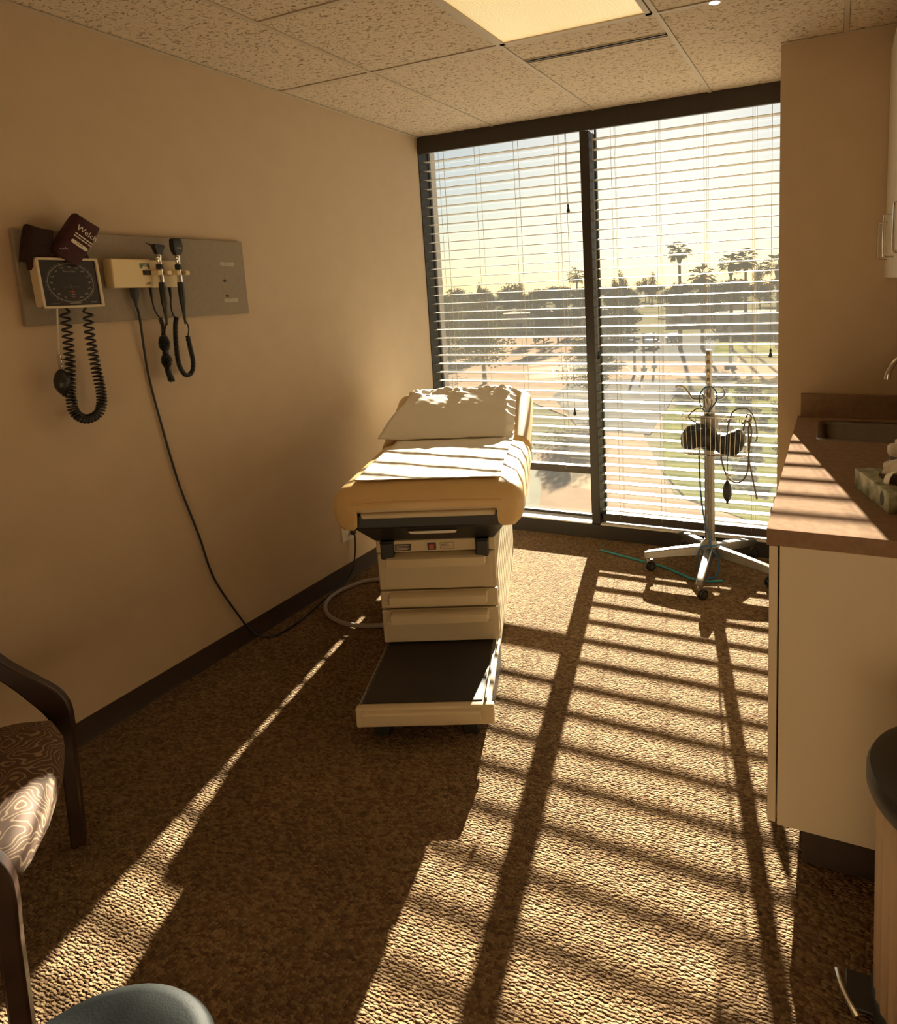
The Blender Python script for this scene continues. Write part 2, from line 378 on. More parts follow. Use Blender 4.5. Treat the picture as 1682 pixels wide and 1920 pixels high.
TILT = math.radians(1.2)
def blind(label, x0, x1, z_rail, ladders, cords):
    b = thing('venetian_blind', label, 'blind', (0, .05, 0), group='white venetian blinds on the window')
    MB().box(x0, x1, -.026, .026, 2.330, 2.368).build('headrail', SLAT, b, bevel=.002)
    prof = []
    for k in range(7):
        t = -1 + 2*k/6; prof.append((.025*t, .0028*(1 - t*t) + .0014))
    prof += [(p[0], p[1] - .0028) for p in reversed(prof)]
    R = Matrix.Rotation(TILT, 4, 'X')
    me = None; z = .173
    while z < 2.31:
        if z > z_rail + .04:
            if me is None:
                o = MB().prism(prof, x0, x1, 'x', R).build('slat', SLAT, b, angle=60); me = o.data
            else:
                o = obj('slat', me, b)
            o.location = (0, 0, z); o.rotation_euler = (random.uniform(-.02, .02), random.uniform(-.0008, .0008), 0)
        z += .0535
    MB().box(x0, x1, -.025, .025, z_rail - .022, z_rail + .022).build('bottom_rail', RAILM, b, bevel=.004)
    for x in ladders:
        MB().cyl((x, -.027, z_rail), (x, -.027, 2.335), .0011, n=5).build('ladder_cord', CORDM, b)
        MB().cyl((x + .004, .027, z_rail), (x + .004, .027, 2.335), .0011, n=5).build('ladder_cord', CORDM, b)
        MB().cyl((x + .018, .0, z_rail), (x + .018, .0, 2.335), .0008, n=5).build('lift_cord', CORDM, b)
    for x, zt in cords:
        c = MB().cyl((x, -.034, zt), (x, -.034, 2.335), .0013, n=5).build('pull_cord', CORDM, b)
        MB().lathe([(.003, .028), (.006, .02), (.0045, .008), (.009, -.002), (.010, -.014), (.006, -.018)], (x, -.034, zt), 10).build('tassel', BLACKP, c)
    return b
blind('white slatted blind in left window bay, raised above the bare pane strip', .012, 1.030, .405, (.129, .374, .626, .875), ((.951, 1.90), (.946, .75)))
blind('white slatted blind in right window bay, lowered to the sill', 1.093, 2.088, .128, (1.204, 1.448, 1.696, 1.935), ((1.104, 1.08), (2.026, 1.09)))

# ------------------------------------------------------------------ exam table
TA = math.atan2(.38, .925)
tb = thing('exam_table', 'cream medical exam table with tan vinyl top and pulled-out step', 'exam table', (1.0, -1.635, 0), (0, 0, TA))
def cushion(l0, l1, front_round, back_round, nl=22):
    """upholstered slab with padded side wings, outline in the (w,z) plane, z=0 on the top face"""
    half = [(0, 0), (.16, 0), (.26, -.004), (.315, -.016), (.342, -.040), (.353, -.075), (.350, -.115), (.338, -.150), (.318, -.170), (.295, -.172), (.280, -.158), (.277, -.12), (.276, -.092), (.15, -.090), (0, -.090)]
    prof = half + [(-x, z) for x, z in reversed(half[1:-1])]
    cz = -.085; rings = []
    for k in range(nl + 1):
        t = k / nl; l = l0 + (l1 - l0) * t; ins = 0
        for dist, r in ((l - l0, front_round), (l1 - l, back_round)):
            if r and dist < r:
                q = 1 - dist / r; ins = max(ins, (1 - math.sqrt(max(0, 1 - q*q))))
        rings.append([(x * (1 - .09*ins), l, cz + (z - cz) * (1 - .42*ins if z > cz else 1 - .10*ins)) for x, z in prof])
    return rings
def nl_rings(l0, l1, fr, br):
    # finer near the ends
    r = cushion(l0, l1, fr, br, 40); return r
HINGE = .70; BA = math.radians(21)
sc_ = MB().loft(nl_rings(0, HINGE, .07, .02), M=Matrix.Translation((0, 0, .80))).build('seat_cushion', VINYL, tb, angle=60)
MB().loft(nl_rings(.004, .50, .02, .06), M=Matrix.Translation((0, HINGE, .80)) @ Matrix.Rotation(BA, 4, 'X')).build('back_cushion', VINYL, tb, angle=60)
MB().tube([(-.27, .0, .733), (-.1, -.002, .738), (.1, -.002, .738), (.27, .0, .733)], .0035, 8).build('piping', VINYL, tb)
MB().box(-.262, .262, .025, 1.0, .690, .712).build('top_frame', CREAM2, tb, bevel=.004)
MB().box(-.24, .24, .72, 1.16, -.13, -.092, M=Matrix.Translation((0, 0, .80)) @ Matrix.Translation((0, HINGE, 0)) @ Matrix.Rotation(BA, 4, 'X') @ Matrix.Translation((0, -HINGE, 0))).build('back_frame', CREAM2, tb, bevel=.004)
for s in (-1, 1): MB().tube([(s*.18, .80, .60), (s*.18, 1.02, .79)], .011, 8).build('back_strut', STEEL, tb)
# tapering black pan housing under the foot end
ph = MB().loft([[(-.272, .018, .686), (.272, .018, .686), (.272, .018, .634), (-.272, .018, .634)],
                [(-.272, .035, .687), (.272, .035, .687), (.268, .038, .620), (-.268, .038, .620)],
                [(-.262, .100, .689), (.262, .100, .689), (.228, .104, .556), (-.228, .104, .556)],
                [(-.25, .30, .69), (.25, .30, .69), (.225, .30, .556), (-.225, .30, .556)]]).build('pan_housing', BLACKP, tb, bevel=.005)
MB().loft([[(-.245, .012, .692), (.245, .012, .692), (.24, .012, .672), (-.24, .012, .672)], [(-.255, .06, .700), (.255, .06, .700), (.255, .06, .672), (-.255, .06, .672)]]).build('treatment_pan', CREAM2, tb, bevel=.005)
MB().loft([[(-.085, .038, .612), (.098, .038, .612), (.090, .044, .600), (-.072, .044, .600)], [(-.085, .060, .612), (.098, .060, .612), (.090, .060, .600), (-.072, .060, .600)]]).build('pull_slot', WHITE, tb)
# cabinet body with column below
body = MB().box(-.222, .222, .152, 1.02, .10, .56).box(-.205, .205, .16, 1.0, .0, .11).box(-.19, .19, .18, .98, .56, .70).build('body', CREAM, tb, bevel=.006)
for s in (-1, 1): MB().box(s*.2225 - .002, s*.2225 + .002, .17, .98, .14, .60).build('side_panel', CREAM2, tb, bevel=.002)
cp = MB().box(-.226, .226, .108, .14, .505, .553).build('control_panel', CREAM2, tb, bevel=.004)
part_label(MB().box(-.152, -.092, .1045, .109, .513, .538).build('rating_plate', LABELD, cp), 'dark rating plate')
for k in range(4): MB().box(-.147, -.105 + .006*(k % 2), .1040, .1046, .517 + .005*k, .5185 + .005*k).build('print_line', PRINT, cp)
part_label(MB().box(-.029, .003, .103, .109, .513, .540).build('rocker_switch', LABELD, cp, bevel=.001), 'dark switch with red rocker')
part_label(MB().box(-.022, -.004, .1005, .104, .517, .536).build('rocker', BOXRED, cp, bevel=.002), 'red rocker')
for (a, b, c_, e_) in ((.018, .070, .5395, .5405), (.018, .070, .514, .515), (.018, .019, .514, .5405), (.069, .070, .514, .5405)):
    MB().box(a, b, .1072, .1082, c_, e_).build('label_outline', LABELD, cp)
for k in range(3): MB().box(.023, .062 - .008*k, .1072, .1082, .520 + .006*k, .5215 + .006*k).build('print_line', LABELD, cp)
for w in (-.180, .178):
    sb = MB().box(w - .024, w + .024, .085, .125, .486, .552).build('stirrup_holder', BLACKP, tb, bevel=.006)
    MB().box(w - .026, w + .026, .09, .115, .545, .556).build('cap', BLACKP, sb, bevel=.003)
def drawer(z0, z1):
    dr = MB().box(-.225, .225, .112, .137, z0, z1).build('drawer', CREAM, tb, bevel=.005)
    poly = [(.113, z1 - .002), (.086, z1 - .005), (.078, z1 - .012), (.079, z1 - .044), (.087, z1 - .046), (.090, z1 - .020), (.113, z1 - .016)]
    rings = []
    for x, q in ((-.190, .6), (-.184, .95), (-.17, 1), (.17, 1), (.184, .95), (.190, .6)):
        rings.append([(x, .113 + (p[0] - .113)*q, z1 - .024 + (p[1] - z1 + .024)*q) for p in poly])
    MB().loft(rings).build('handle', CREAM2, dr)
    MB().box(-.205, .205, .1105, .113, z0 + .012, z1 - .052).build('front_panel', CREAM, dr, bevel=.002)
drawer(.354, .500); drawer(.279, .347); drawer(.138, .272)
# pull-out step
st = MB().box(-.218, .224, -.268, .14, .118, .128).build('step', CREAM2, tb, bevel=.002)
MB().box(-.205, .196, -.262, .13, .128, .1325).build('step_mat', RUBBER, st, bevel=.001)
MB().box(.204, .212, -.264, .13, .128, .140).build('step_rail', ALU, st, bevel=.001)
MB().box(-.214, -.208, -.264, .13, .128, .136).build('step_rail', ALU, st, bevel=.001)
fp = MB().box(-.222, .236, -.292, -.266, .062, .131).build('step_front', CREAM2, st, bevel=.006)
MB().prism([(-.290, .124), (-.306, .121), (-.310, .115), (-.309, .088), (-.303, .087), (-.301, .112), (-.290, .114)], -.195, .195, 'x').build('handle', CREAM2, fp, bevel=.001)
for s in (-1, 1):
    MB().loft([[(s*.214, -.262, .118), (s*.226, -.262, .118), (s*.226, -.262, .070), (s*.214, -.262, .070)], [(s*.210, .14, .118), (s*.222, .14, .118), (s*.222, .14, .018), (s*.210, .14, .018)]]).build('side_guard', BLACKP, st)
for w in (-.15, .15):
    MB().box(w - .028, w + .028, -.25, -.20, .0, .062).build('step_foot', BLACKP, st, bevel=.006)
for s in (-1, 1):
    for l in (.19, .96): MB().lathe([(.022, 0), (.022, .012), (.012, .02)], (s*.17, l, 0), 12).build('levelling_foot', BLACKP, tb)

# paper strip on the flat part, and the crumpled sheet over the raised back
def paper_z(l, w):
    if l < HINGE: return .803 + max(0, l*0)
    return .803
RB = Matrix.Translation((0, HINGE, .80)) @ Matrix.Rotation(BA, 4, 'X')
MT = Matrix.Translation((1.0, -1.635, 0)) @ Matrix.Rotation(TA, 4, 'Z')
def noise2(a, b, s=0):
    return (math.sin(a*11.3 + b*7.1 + s) + math.sin(a*23.7 - b*17.9 + 2*s) * .6 + math.sin(a*41 + b*37 + s*3) * .35) / 1.95
def strip(u, v):
    l = .045 + v * .70; w = -.268 + .536*u
    z = .8035 + .0015 * (1 + noise2(u*2, v*3, 1)) + (.004 * max(0, 1 - v*14) * (1 - u))
    w -= .006 * math.sin(v*5)
    if l > HINGE: z += (l - HINGE) * math.tan(BA)
    return (w, l, z)
MTi = MT
o = MB().grid(strip, 24, 40).build('exam_paper', PAPER, solid=.0006); o.matrix_world = MT
tag(o, 'flat strip of white exam paper lying on the tan table top', 'paper')
def sheet(u, v):
    # v: 0 lower edge at the hinge .. 1 hangs over the head end ; u across
    w = -.275 + .55*u; t = v * .66
    top = .46
    cr = noise2(u*1.3, v*2.2, 4)
    if t < top:
        q = Vector((w, t, .010 + .003*(1 + cr) + .030 * math.sin(PI * min(1, t/top*1.05)) ** .8))
        if t > top - .09: q.z += .012 * cr + .008 * math.sin(u*31)
    else:
        a = (t - top) / .045; a2 = min(a, PI*.5)
        q = Vector((w, top + .045*math.sin(a2), .012 + .012*cr + .045*(math.cos(a2) - 1) - max(0, t - top - .07)))
    # edge wrinkles and the left flap
    e = max(0, u - .93) / .07
    q.z += e * (.012*math.sin(v*60) - .030)
    f = max(0, .10 - u) / .10
    q.x -= f * .075 * max(0, 1 - v*2.2); q.z += f * (.010 - .03*v)
    if v < .04: q.z -= .0
    return tuple(q)
o = MB().grid(sheet, 60, 70).build('paper_sheet', PAPER, solid=.0006); o.matrix_world = MT @ RB
tag(o, 'crumpled white paper sheet draped over the raised table back', 'paper')
# unseen blocker added behind the table head, shaped to narrow the sun streak on the floor
wc = thing('shadow_blocker', 'unseen tall grey block added behind the exam table head to shade the floor', 'bin', (.292, -.36, 0))
MB().loft([rr_(.118, .10, .025, 0), rr_(.124, .11, .025, .02), rr_(.128, .115, .025, .54)]).build('body', GREYTUBE, wc)
sh = lambda ring, d: [(x + d, y, z) for x, y, z in ring]
MB().loft([rr_(.132, .118, .025, .535), rr_(.132, .118, .025, .565), sh(rr_(.105, .11, .025, .66), .025), sh(rr_(.085, .09, .02, .72), .04)]).build('blocker_top', BLACKP, wc)

# ------------------------------------------------------------------ things on the left wall (frame: x along the wall, y up, z out of the wall)
WF = Matrix(((0, 0, 1, 0), (1, 0, 0, 0), (0, 1, 0, 0), (0, 0, 0, 1)))
def wall_thing(name, label, cat, y, z, x=.0, group=None):
    t = thing(name, label, cat, group=group); t.matrix_world = Matrix.Translation((x, y, z)) @ WF; return t
wb = wall_thing('wall_board', 'long grey fabric-wrapped mounting board on the tan wall', 'board', -1.852, 1.570)
MB().box(-.442, .435, -.150, .150, 0.0, .018).build('panel', BOARDM, wb, bevel=.003)
for cx_, cy_ in ((.347, .055), (.347, -.093)):
    part_label(MB().box(cx_ - .035, cx_ + .035, cy_ - .008, cy_ + .008, .018, .0186).build('glue_mark', TAPE, wb), 'pale torn tape patch')
for cx_, cy_ in ((.325, -.012), (.329, -.074)):
    MB().lathe([(.006, .018), (.006, .0215), (.002, .022)], (0, 0, 0), 10).build('screw', RAILM, wb, loc=(cx_, cy_, 0))

# blood pressure gauge
bp = wall_thing('blood_pressure_gauge', 'square cream wall gauge with black dial, coiled tube and bulb', 'blood pressure gauge', -2.182, 1.548, .018)
BT = Matrix.Rotation(math.radians(-3), 4, 'X')
MB().box(-.092, .085, -.072, .072, .022, .062, BT).build('case', GAUGEF, bp, bevel=.006)
MB().box(-.030, .030, -.040, .040, .0, .03).build('bracket', STEEL, bp)
for (a, b, c_, e_) in ((-.097, .095, .071, .079), (-.097, .095, -.079, -.071), (-.097, -.088, -.079, .079), (.086, .095, -.079, .079)):
    MB().box(a, b, c_, e_, .058, .072, BT).build('bezel', GAUGEF, bp, bevel=.002)
dial = MB().box(-.089, .087, -.072, .072, .060, .0665, BT).build('dial', DIALF, bp)
R0, RX = .060, .070
tk = MB()
for k in range(61):
    a = math.radians(-90 + 18 + 324*k/60); L = .004 if k % 2 else .007
    c_, s_ = math.cos(a), math.sin(a); hw_ = .0005
    p = [(RX*c_*r - s_*q, R0*s_*r + c_*q, .0668) for r, q in ((1, -hw_), (1 + L/R0, -hw_), (1 + L/R0, hw_), (1, hw_))]
    tk.add(p + [(x, y, .0672) for x, y, z in p], [(0,1,2,3),(4,5,6,7),(0,1,5,4),(1,2,6,5),(2,3,7,6),(3,0,4,7)], BT)
t_ = tk.build('scale_tick', DIALP, dial, smooth=False); t_['kind'] = 'stuff'
ring = []
for r in (.985, 1.015):
    ring.append([(RX*r*math.cos(2*PI*k/64), R0*r*math.sin(2*PI*k/64), .0670) for k in range(64)])
MB().loft(ring, cap=False, M=BT).build('scale_ring', DIALP, dial)
for k in range(15):
    a = math.radians(-90 - 24 - 312*k/14)
    text('numeral', str(20 + 20*k), .0085, DIALP, dial, BT @ Matrix.Translation((RX*.84*math.cos(a), R0*.84*math.sin(a), .0670)))
text('maker_name', 'WelchAllyn', .0085, DIALP, dial, BT @ Matrix.Translation((0, .036, .0670)))
MB().box(-.0006, .0006, -.052, -.006, .0668, .0676, BT).build('needle', REDP, dial)
MB().box(-.026, .026, -.0135, -.0125, .0668, .0674, BT).build('cross_line', DIALP, dial)
for k, yy in enumerate((-.028, -.036, -.044)): MB().box(-.010 + .002*k, .010 - .002*k, yy - .0006, yy + .0006, .0668, .0674, BT).build('cross_line', DIALP if k % 2 else REDP, dial)
MB().box(-.070, -.045, -.0645, -.0635, .0668, .0674, BT).build('print_line', DIALP, dial)
MB().box(.052, .072, -.064, -.061, .0668, .0674, BT).build('print_line', DIALP, dial)
MB().box(-.015, .020, -.0655, -.063, .0668, .0674, BT).build('print_line', DIALP, dial)
# coiled tube (local coordinates: y offset -2.182, z offset 1.548)
cpth = spline([(-.022, -.085, .050), (-.024, -.16, .050), (-.030, -.26, .050), (-.042, -.36, .05), (-.036, -.415, .05), (-.002, -.440, .05), (.040, -.425, .05), (.056, -.37, .05), (.050, -.26, .05), (.046, -.16, .05), (.052, -.085, .050)], 10)
def pitch(q):
    e = abs(q - .5)*2; return .0086 + .0165 * e**1.5
MB().tube([(-.022, -.07, .05)] + helix(cpth, .0130, pitch, 12) + [(.052, -.07, .05)], .0036, 6).build('coiled_tube', BLACKP, bp)
MB().tube(spline([(-.034, -.075, .034), (-.040, -.15, .03), (-.047, -.225, .03)], 6), .0026, 6).build('bulb_tube', WHITE, bp)
bb = MB().lathe([(.004, .040), (.010, .036), (.018, .024), (.0245, .004), (.0235, -.016), (.015, -.034), (.007, -.042), (.006, -.048), (.002, -.049)], (0, 0, 0), 18, Matrix.Translation((-.052, -.308, .035)) @ Matrix.Rotation(-PI/2, 4, 'X')).build('squeeze_bulb', BLACKP, bp)
MB().cyl((-.048, -.222, .031), (-.050, -.268, .034), .0065, n=12).build('valve', CHROME, bb)
MB().cyl((-.048, -.238, .032), (-.028, -.236, .040), .0035, n=8).cyl((-.034, -.237, .038), (-.027, -.236, .041), .0065, n=10).build('release_screw', CHROME, bb)

# cuff pushed into the basket above the gauge
cf = wall_thing('arm_cuff', 'rolled maroon arm cuff with white lettering stuffed above the gauge', 'arm cuff', -2.180, 1.640, .018)
CF = Matrix.Translation((.035, .045, .052)) @ Matrix.Rotation(math.radians(-36), 4, 'Z')
def cuff_roll(M, hw, hh, dp, name, m):
    rings = []
    for k in range(9):
        t = k/8; y = -hh + 2*hh*t; s_ = 1 - .06*(2*t - 1)**2
        ring = []
        for j in range(20):
            a = 2*PI*j/20; ca, sa = math.cos(a), math.sin(a)
            x = hw * s_ * math.copysign(abs(ca)**.45, ca); z = dp * s_ * math.copysign(abs(sa)**.7, sa)
            ring.append((x, y + .004*math.sin(3*a + 5*t), z))
        rings.append(ring)
    return MB().loft(rings, M=M).build(name, m, cf, bevel=.0, angle=50)
fr = cuff_roll(CF, .045, .075, .030, 'front_fold', MAROON)
cuff_roll(Matrix.Translation((-.070, .025, .035)) @ Matrix.Rotation(math.radians(-14), 4, 'Z'), .040, .055, .026, 'rear_fold', MAROOND)
cuff_roll(Matrix.Translation((-.015, -.005, .036)) @ Matrix.Rotation(math.radians(-80), 4, 'Z'), .030, .085, .022, 'lower_fold', MAROON)
ZT = .0305
text('lettering', 'Welch', .026, PRINT, fr, CF @ Matrix.Translation((.008, .034, ZT)))
for k, wdt in enumerate((.062, .064)):
    for j in range(5):
        a = -.023 + .0125*j; MB().box(a, a + .010 + .001*((j + k) % 2), .012 - .009*k, .016 - .009*k, ZT - .0005, ZT + .0006, CF).build('print_line', PRINT, fr)
pp = [( .022*math.copysign(1, c) + .006*math.cos(a), .006*math.sin(a)) for a, c in [(2*PI*k/24, math.cos(2*PI*k/24) or 1) for k in range(24)]]
part_label(MB().prism(pp, ZT - .0005, ZT + .0007, 'z', CF @ Matrix.Translation((.006, -.014, 0))).build('size_mark', PRINT, fr), 'white oval size mark')
MB().box(-.010, .010, -.0008, .0008, ZT + .0007, ZT + .0011, CF @ Matrix.Translation((.006, -.013, 0))).build('print_line', MAROON, fr)
for k in range(3): MB().box(-.036 + .005*k, -.030 + .007*k, -.061 + .006*k, -.058 + .006*k, ZT - .002, ZT - .0004, CF).build('print_line', DIALP, fr)

# diagnostic wall transformer with two instrument cradles
tr = wall_thing('instrument_charger', 'cream wall box with two cradle arms holding scopes', 'instrument holder', -1.956, 1.584, .018)
MB().box(-.072, .074, -.050, .050, .0, .046).build('case', CREAMBOX, tr, bevel=.004)
MB().box(.074, .188, -.050, .048, .0, .030).build('side_case', CREAMBOX, tr, bevel=.003)
ind = part_label(MB().box(.030, .068, .017, .035, .0455, .0475).build('indicator', GREENP, tr, bevel=.001), 'green and white indicator window')
MB().box(.040, .060, .017, .023, .0474, .0482).build('indicator_flag', WHITE, ind)
text('lettering', 'OFF', .008, PRINT, ind, Matrix.Translation((.050, .0285, .0478)))
sw = MB().box(.040, .070, -.006, .010, .0455, .0490).build('switch', BLACKP, tr, bevel=.001)
text('lettering', '3.5', .008, DIALP, sw, Matrix.Translation((.058, .002, .0493)))
text('lettering', 'WelchAllyn', .0045, LABELD, tr, Matrix.Translation((.056, -.038, .0463)))
MB().box(.052, .068, -.0345, -.032, .0458, .0465).build('print_line', LABELD, tr)
for xa in (.092, .168):
    a_ = MB()
    a_.box(xa - .024, xa - .010, -.007, .009, .026, .088).box(xa + .012, xa + .030, -.007, .009, .026, .088).box(xa - .024, xa + .030, -.007, .009, .022, .050)
    a_.build('cradle_arm', CREAMBOX, tr, bevel=.003)
for xa in (.080, .158): MB().cyl((xa, -.048, .02), (xa, -.088, .02), .006, .004, 8).build('cord_relief', BLACKP, tr)
def scope(name, label, y, head, cordpts, coil, twist=False):
    s = wall_thing(name, label, 'medical instrument', y, 1.585, .018 + .070)
    MB().lathe([(.0075, .068), (.010, .064), (.010, .052), (.0085, .05), (.0085, .028)], n=16, M=Matrix.Rotation(-PI/2, 4, 'X')).build('neck', CHROME, s)
    MB().lathe([(.012, .030), (.0125, .014), (.010, .012)], n=16, M=Matrix.Rotation(-PI/2, 4, 'X')).build('collar', BLACKP, s)
    MB().lathe([(.009, .014), (.0095, -.010), (.0095, -.036)], n=16, M=Matrix.Rotation(-PI/2, 4, 'X')).build('sleeve', CHROME, s)
    MB().lathe([(.0105, -.034), (.0115, -.050), (.0105, -.110), (.008, -.122), (.005, -.16), (.003, -.19)], n=16, M=Matrix.Rotation(-PI/2, 4, 'X')).build('handle', BLACKP, s)
    head(s)
    MB().tube(spline(cordpts, 8), .0026, 6).build('cord', BLACKP, s)
    for pth, r, pi_, tr_ in coil:
        MB().tube(helix(pth, r, pi_, 8), tr_, 5).build('cord_coil', BLACKP, s)
    return s
FX = Matrix.Rotation(-PI/2, 4, 'X')   # lathe axis (z) -> local up (y): note (x,y,z)->(x,z,-y)
def oto_head(s):
    h = MB().loft([[(-.008, .064, -.008), (.010, .064, -.008), (.010, .064, .010), (-.008, .064, .010)],
                   [(-.014, .080, -.010), (.016, .080, -.010), (.016, .080, .012), (-.014, .080, .012)],
                   [(-.020, .098, -.010), (.022, .092, -.010), (.022, .092, .012), (-.020, .098, .012)],
                   [(-.018, .102, -.008), (.021, .099, -.008), (.021, .099, .010), (-.018, .102, .010)]]).build('head', BLACKP, s, bevel=.002)
    MB().cyl((-.018, .094, .002), (-.044, .104, .002), .005, .0015, 10).build('speculum_cone', BLACKP, h)
def oph_head(s):
    h = MB().loft([[(-.010, .064, -.008), (.010, .064, -.008), (.010, .064, .010), (-.010, .064, .010)],
                   [(-.017, .078, -.011), (.017, .078, -.011), (.017, .078, .013), (-.017, .078, .013)],
                   [(-.020, .098, -.012), (.020, .098, -.012), (.020, .098, .014), (-.020, .098, .014)],
                   [(-.018, .122, -.011), (.017, .122, -.011), (.017, .122, .012), (-.018, .122, .012)],
                   [(-.014, .126, -.008), (.013, .126, -.008), (.013, .126, .010), (-.014, .126, .010)]]).build('head', BLACKP, s, bevel=.003)
    MB().box(-.008, .010, .088, .092, .0135, .0155).build('lens_window', DIALP, h)
# otoscope at y=-1.866, ophthalmoscope at y=-1.79
scope('otoscope', 'black and chrome otoscope with short cone head in left cradle', -1.866,
      oto_head, [(0, -.17, 0), (.006, -.20, -.02), (.010, -.225, -.04)],
      [(spline([(.010, -.162, -.046), (.016, -.20, -.044), (.012, -.232, -.044)], 6), .006, .0055, .0022),
       (spline([(.008, -.225, -.040), (.020, -.26, -.036), (.004, -.29, -.034), (.018, -.32, -.034), (.006, -.35, -.036), (.016, -.385, -.036), (.022, -.398, -.04)], 7), .0085, .0046, .0024),
       (spline([(.012, -.232, -.048), (.004, -.262, -.05), (.020, -.29, -.05), (.006, -.32, -.05), (.018, -.35, -.05), (.020, -.398, -.044)], 7), .0085, .0046, .0024)])
scope('ophthalmoscope', 'black and chrome ophthalmoscope with tall oval head in right cradle', -1.790,
      oph_head, [(0, -.17, 0), (.028, -.205, -.02), (.034, -.24, -.038)],
      [(spline([(.000, -.165, -.044), (-.012, -.20, -.040), (-.020, -.27, -.038), (-.018, -.34, -.038), (.004, -.383, -.038), (.034, -.375, -.038), (.044, -.335, -.038), (.038, -.28, -.038), (.034, -.238, -.038)], 8), .0068, .0052, .0026)])
def path_thing(name, label, cat, pts, r, m, n=7, group=None, dens=8):
    return tag(MB().tube(spline(pts, dens), r, n).build(name, m), label, cat, group)
path_thing('scope_lead', 'thin black lead from charger underside to otoscope coil', 'cord',
           [(.038, -1.876, 1.498), (.038, -1.872, 1.46), (.040, -1.864, 1.436), (.042, -1.856, 1.424)], .0028, BLACKP)
path_thing('scope_lead', 'thin black lead from charger underside to ophthalmoscope coil', 'cord',
           [(.038, -1.798, 1.498), (.038, -1.802, 1.46), (.042, -1.800, 1.43), (.044, -1.790, 1.420)], .0028, BLACKP)
pc = thing('power_cord', 'long black power cord running down the wall to the outlet', 'cord', (.02, -1.94, 1.53))
MB().loft([[(.02 + .008*math.cos(a)*q, .016*math.sin(a)*q, z) for a in [2*PI*k/10 for k in range(10)]] for q, z in ((1, .006), (1, -.02), (.55, -.042), (.3, -.066))]).build('strain_relief', BLACKP, pc)
cw = [(.040, -1.94, 1.475), (.026, -1.924, 1.42), (.010, -1.908, 1.224), (.009, -1.880, 1.016), (.009, -1.842, .788), (.009, -1.800, .62), (.010, -1.781, .54), (.010, -1.739, .352), (.012, -1.650, .155), (.016, -1.595, .05), (.034, -1.56, .008),
      (.089, -1.521, .006), (.094, -1.393, .006), (.058, -1.21, .006), (.032, -1.084, .006), (.022, -.99, .008), (.030, -.93, .06), (.034, -.905, .14), (.034, -.895, .21), (.030, -.893, .240)]
o = MB().tube([Vector(p) - Vector((.02, -1.94, 1.53)) for p in spline(cw, 10)], .0042, 7).build('cord', BLACKP, pc)
o2 = MB().box(.012, .036, -.905, -.880, .235, .262).build('plug', BLACKP, pc, bevel=.004); o2.location = (-.02, 1.94, -1.53)
ol = wall_thing('wall_outlet', 'white wall outlet plate half hidden behind exam table corner', 'outlet', -.915, .268)
MB().box(-.042, .042, -.060, .060, 0, .006).build('plate', WHITE, ol, bevel=.002)
for yy in (-.022, .022): MB().box(-.017, .017, yy - .015, yy + .015, .004, .008).build('socket', WHITE, ol, bevel=.002)
path_thing('table_hose', 'grey hose looping on the carpet beside the exam table', 'hose',
           [(.62, -.80, .02), (.38, -.84, .014), (.15, -.919, .012), (.088, -1.013, .012), (.068, -1.128, .012), (.108, -1.234, .012), (.203, -1.314, .012), (.332, -1.35, .012), (.435, -1.33, .012), (.56, -1.27, .014), (.72, -1.17, .04)], .010, GREYTUBE, 8)

# ------------------------------------------------------------------ rolling stand
RS = Vector((1.765, -.272, 0))
rs = thing('rolling_stand', 'silver five-legged rolling stand holding a wire basket of tubing', 'rolling stand', tuple(RS))
MB().lathe([(.0, .10), (.048, .10), (.052, .115), (.050, .150), (.036, .162), (.028, .175), (.0275, .18)], n=20).build('hub', ALU, rs)
MB().cyl((0, 0, .155), (0, 0, .66), .0255, n=20).build('lower_pole', ALU, rs)
MB().cyl((0, 0, .66), (0, 0, .82), .0255, n=20).lathe([(.045, .755), (.046, .80), (.045, .82), (.030, .828)], n=20).build('collar', ALU, rs)
MB().lathe([(.026, .82), (.028, .86), (.033, .875), (.034, .905), (.028, .912), (.026, .94), (.024, .955), (.015, .96)], n=20).build('head_block', STEEL, rs)
prof = [(.0125, .955)]
for k in range(4):
    z = .965 + .044*k; prof += [(.0125, z), (.0150, z + .006), (.0150, z + .032), (.0125, z + .038)]
prof += [(.0155, 1.135), (.0165, 1.142), (.010, 1.142)]
MB().lathe(prof, n=16).build('top_pole', STEEL, rs)
legs = [(-.300, -.085), (.010, -.325), (.285, -.085), (-.190, .245), (.180, .245)]
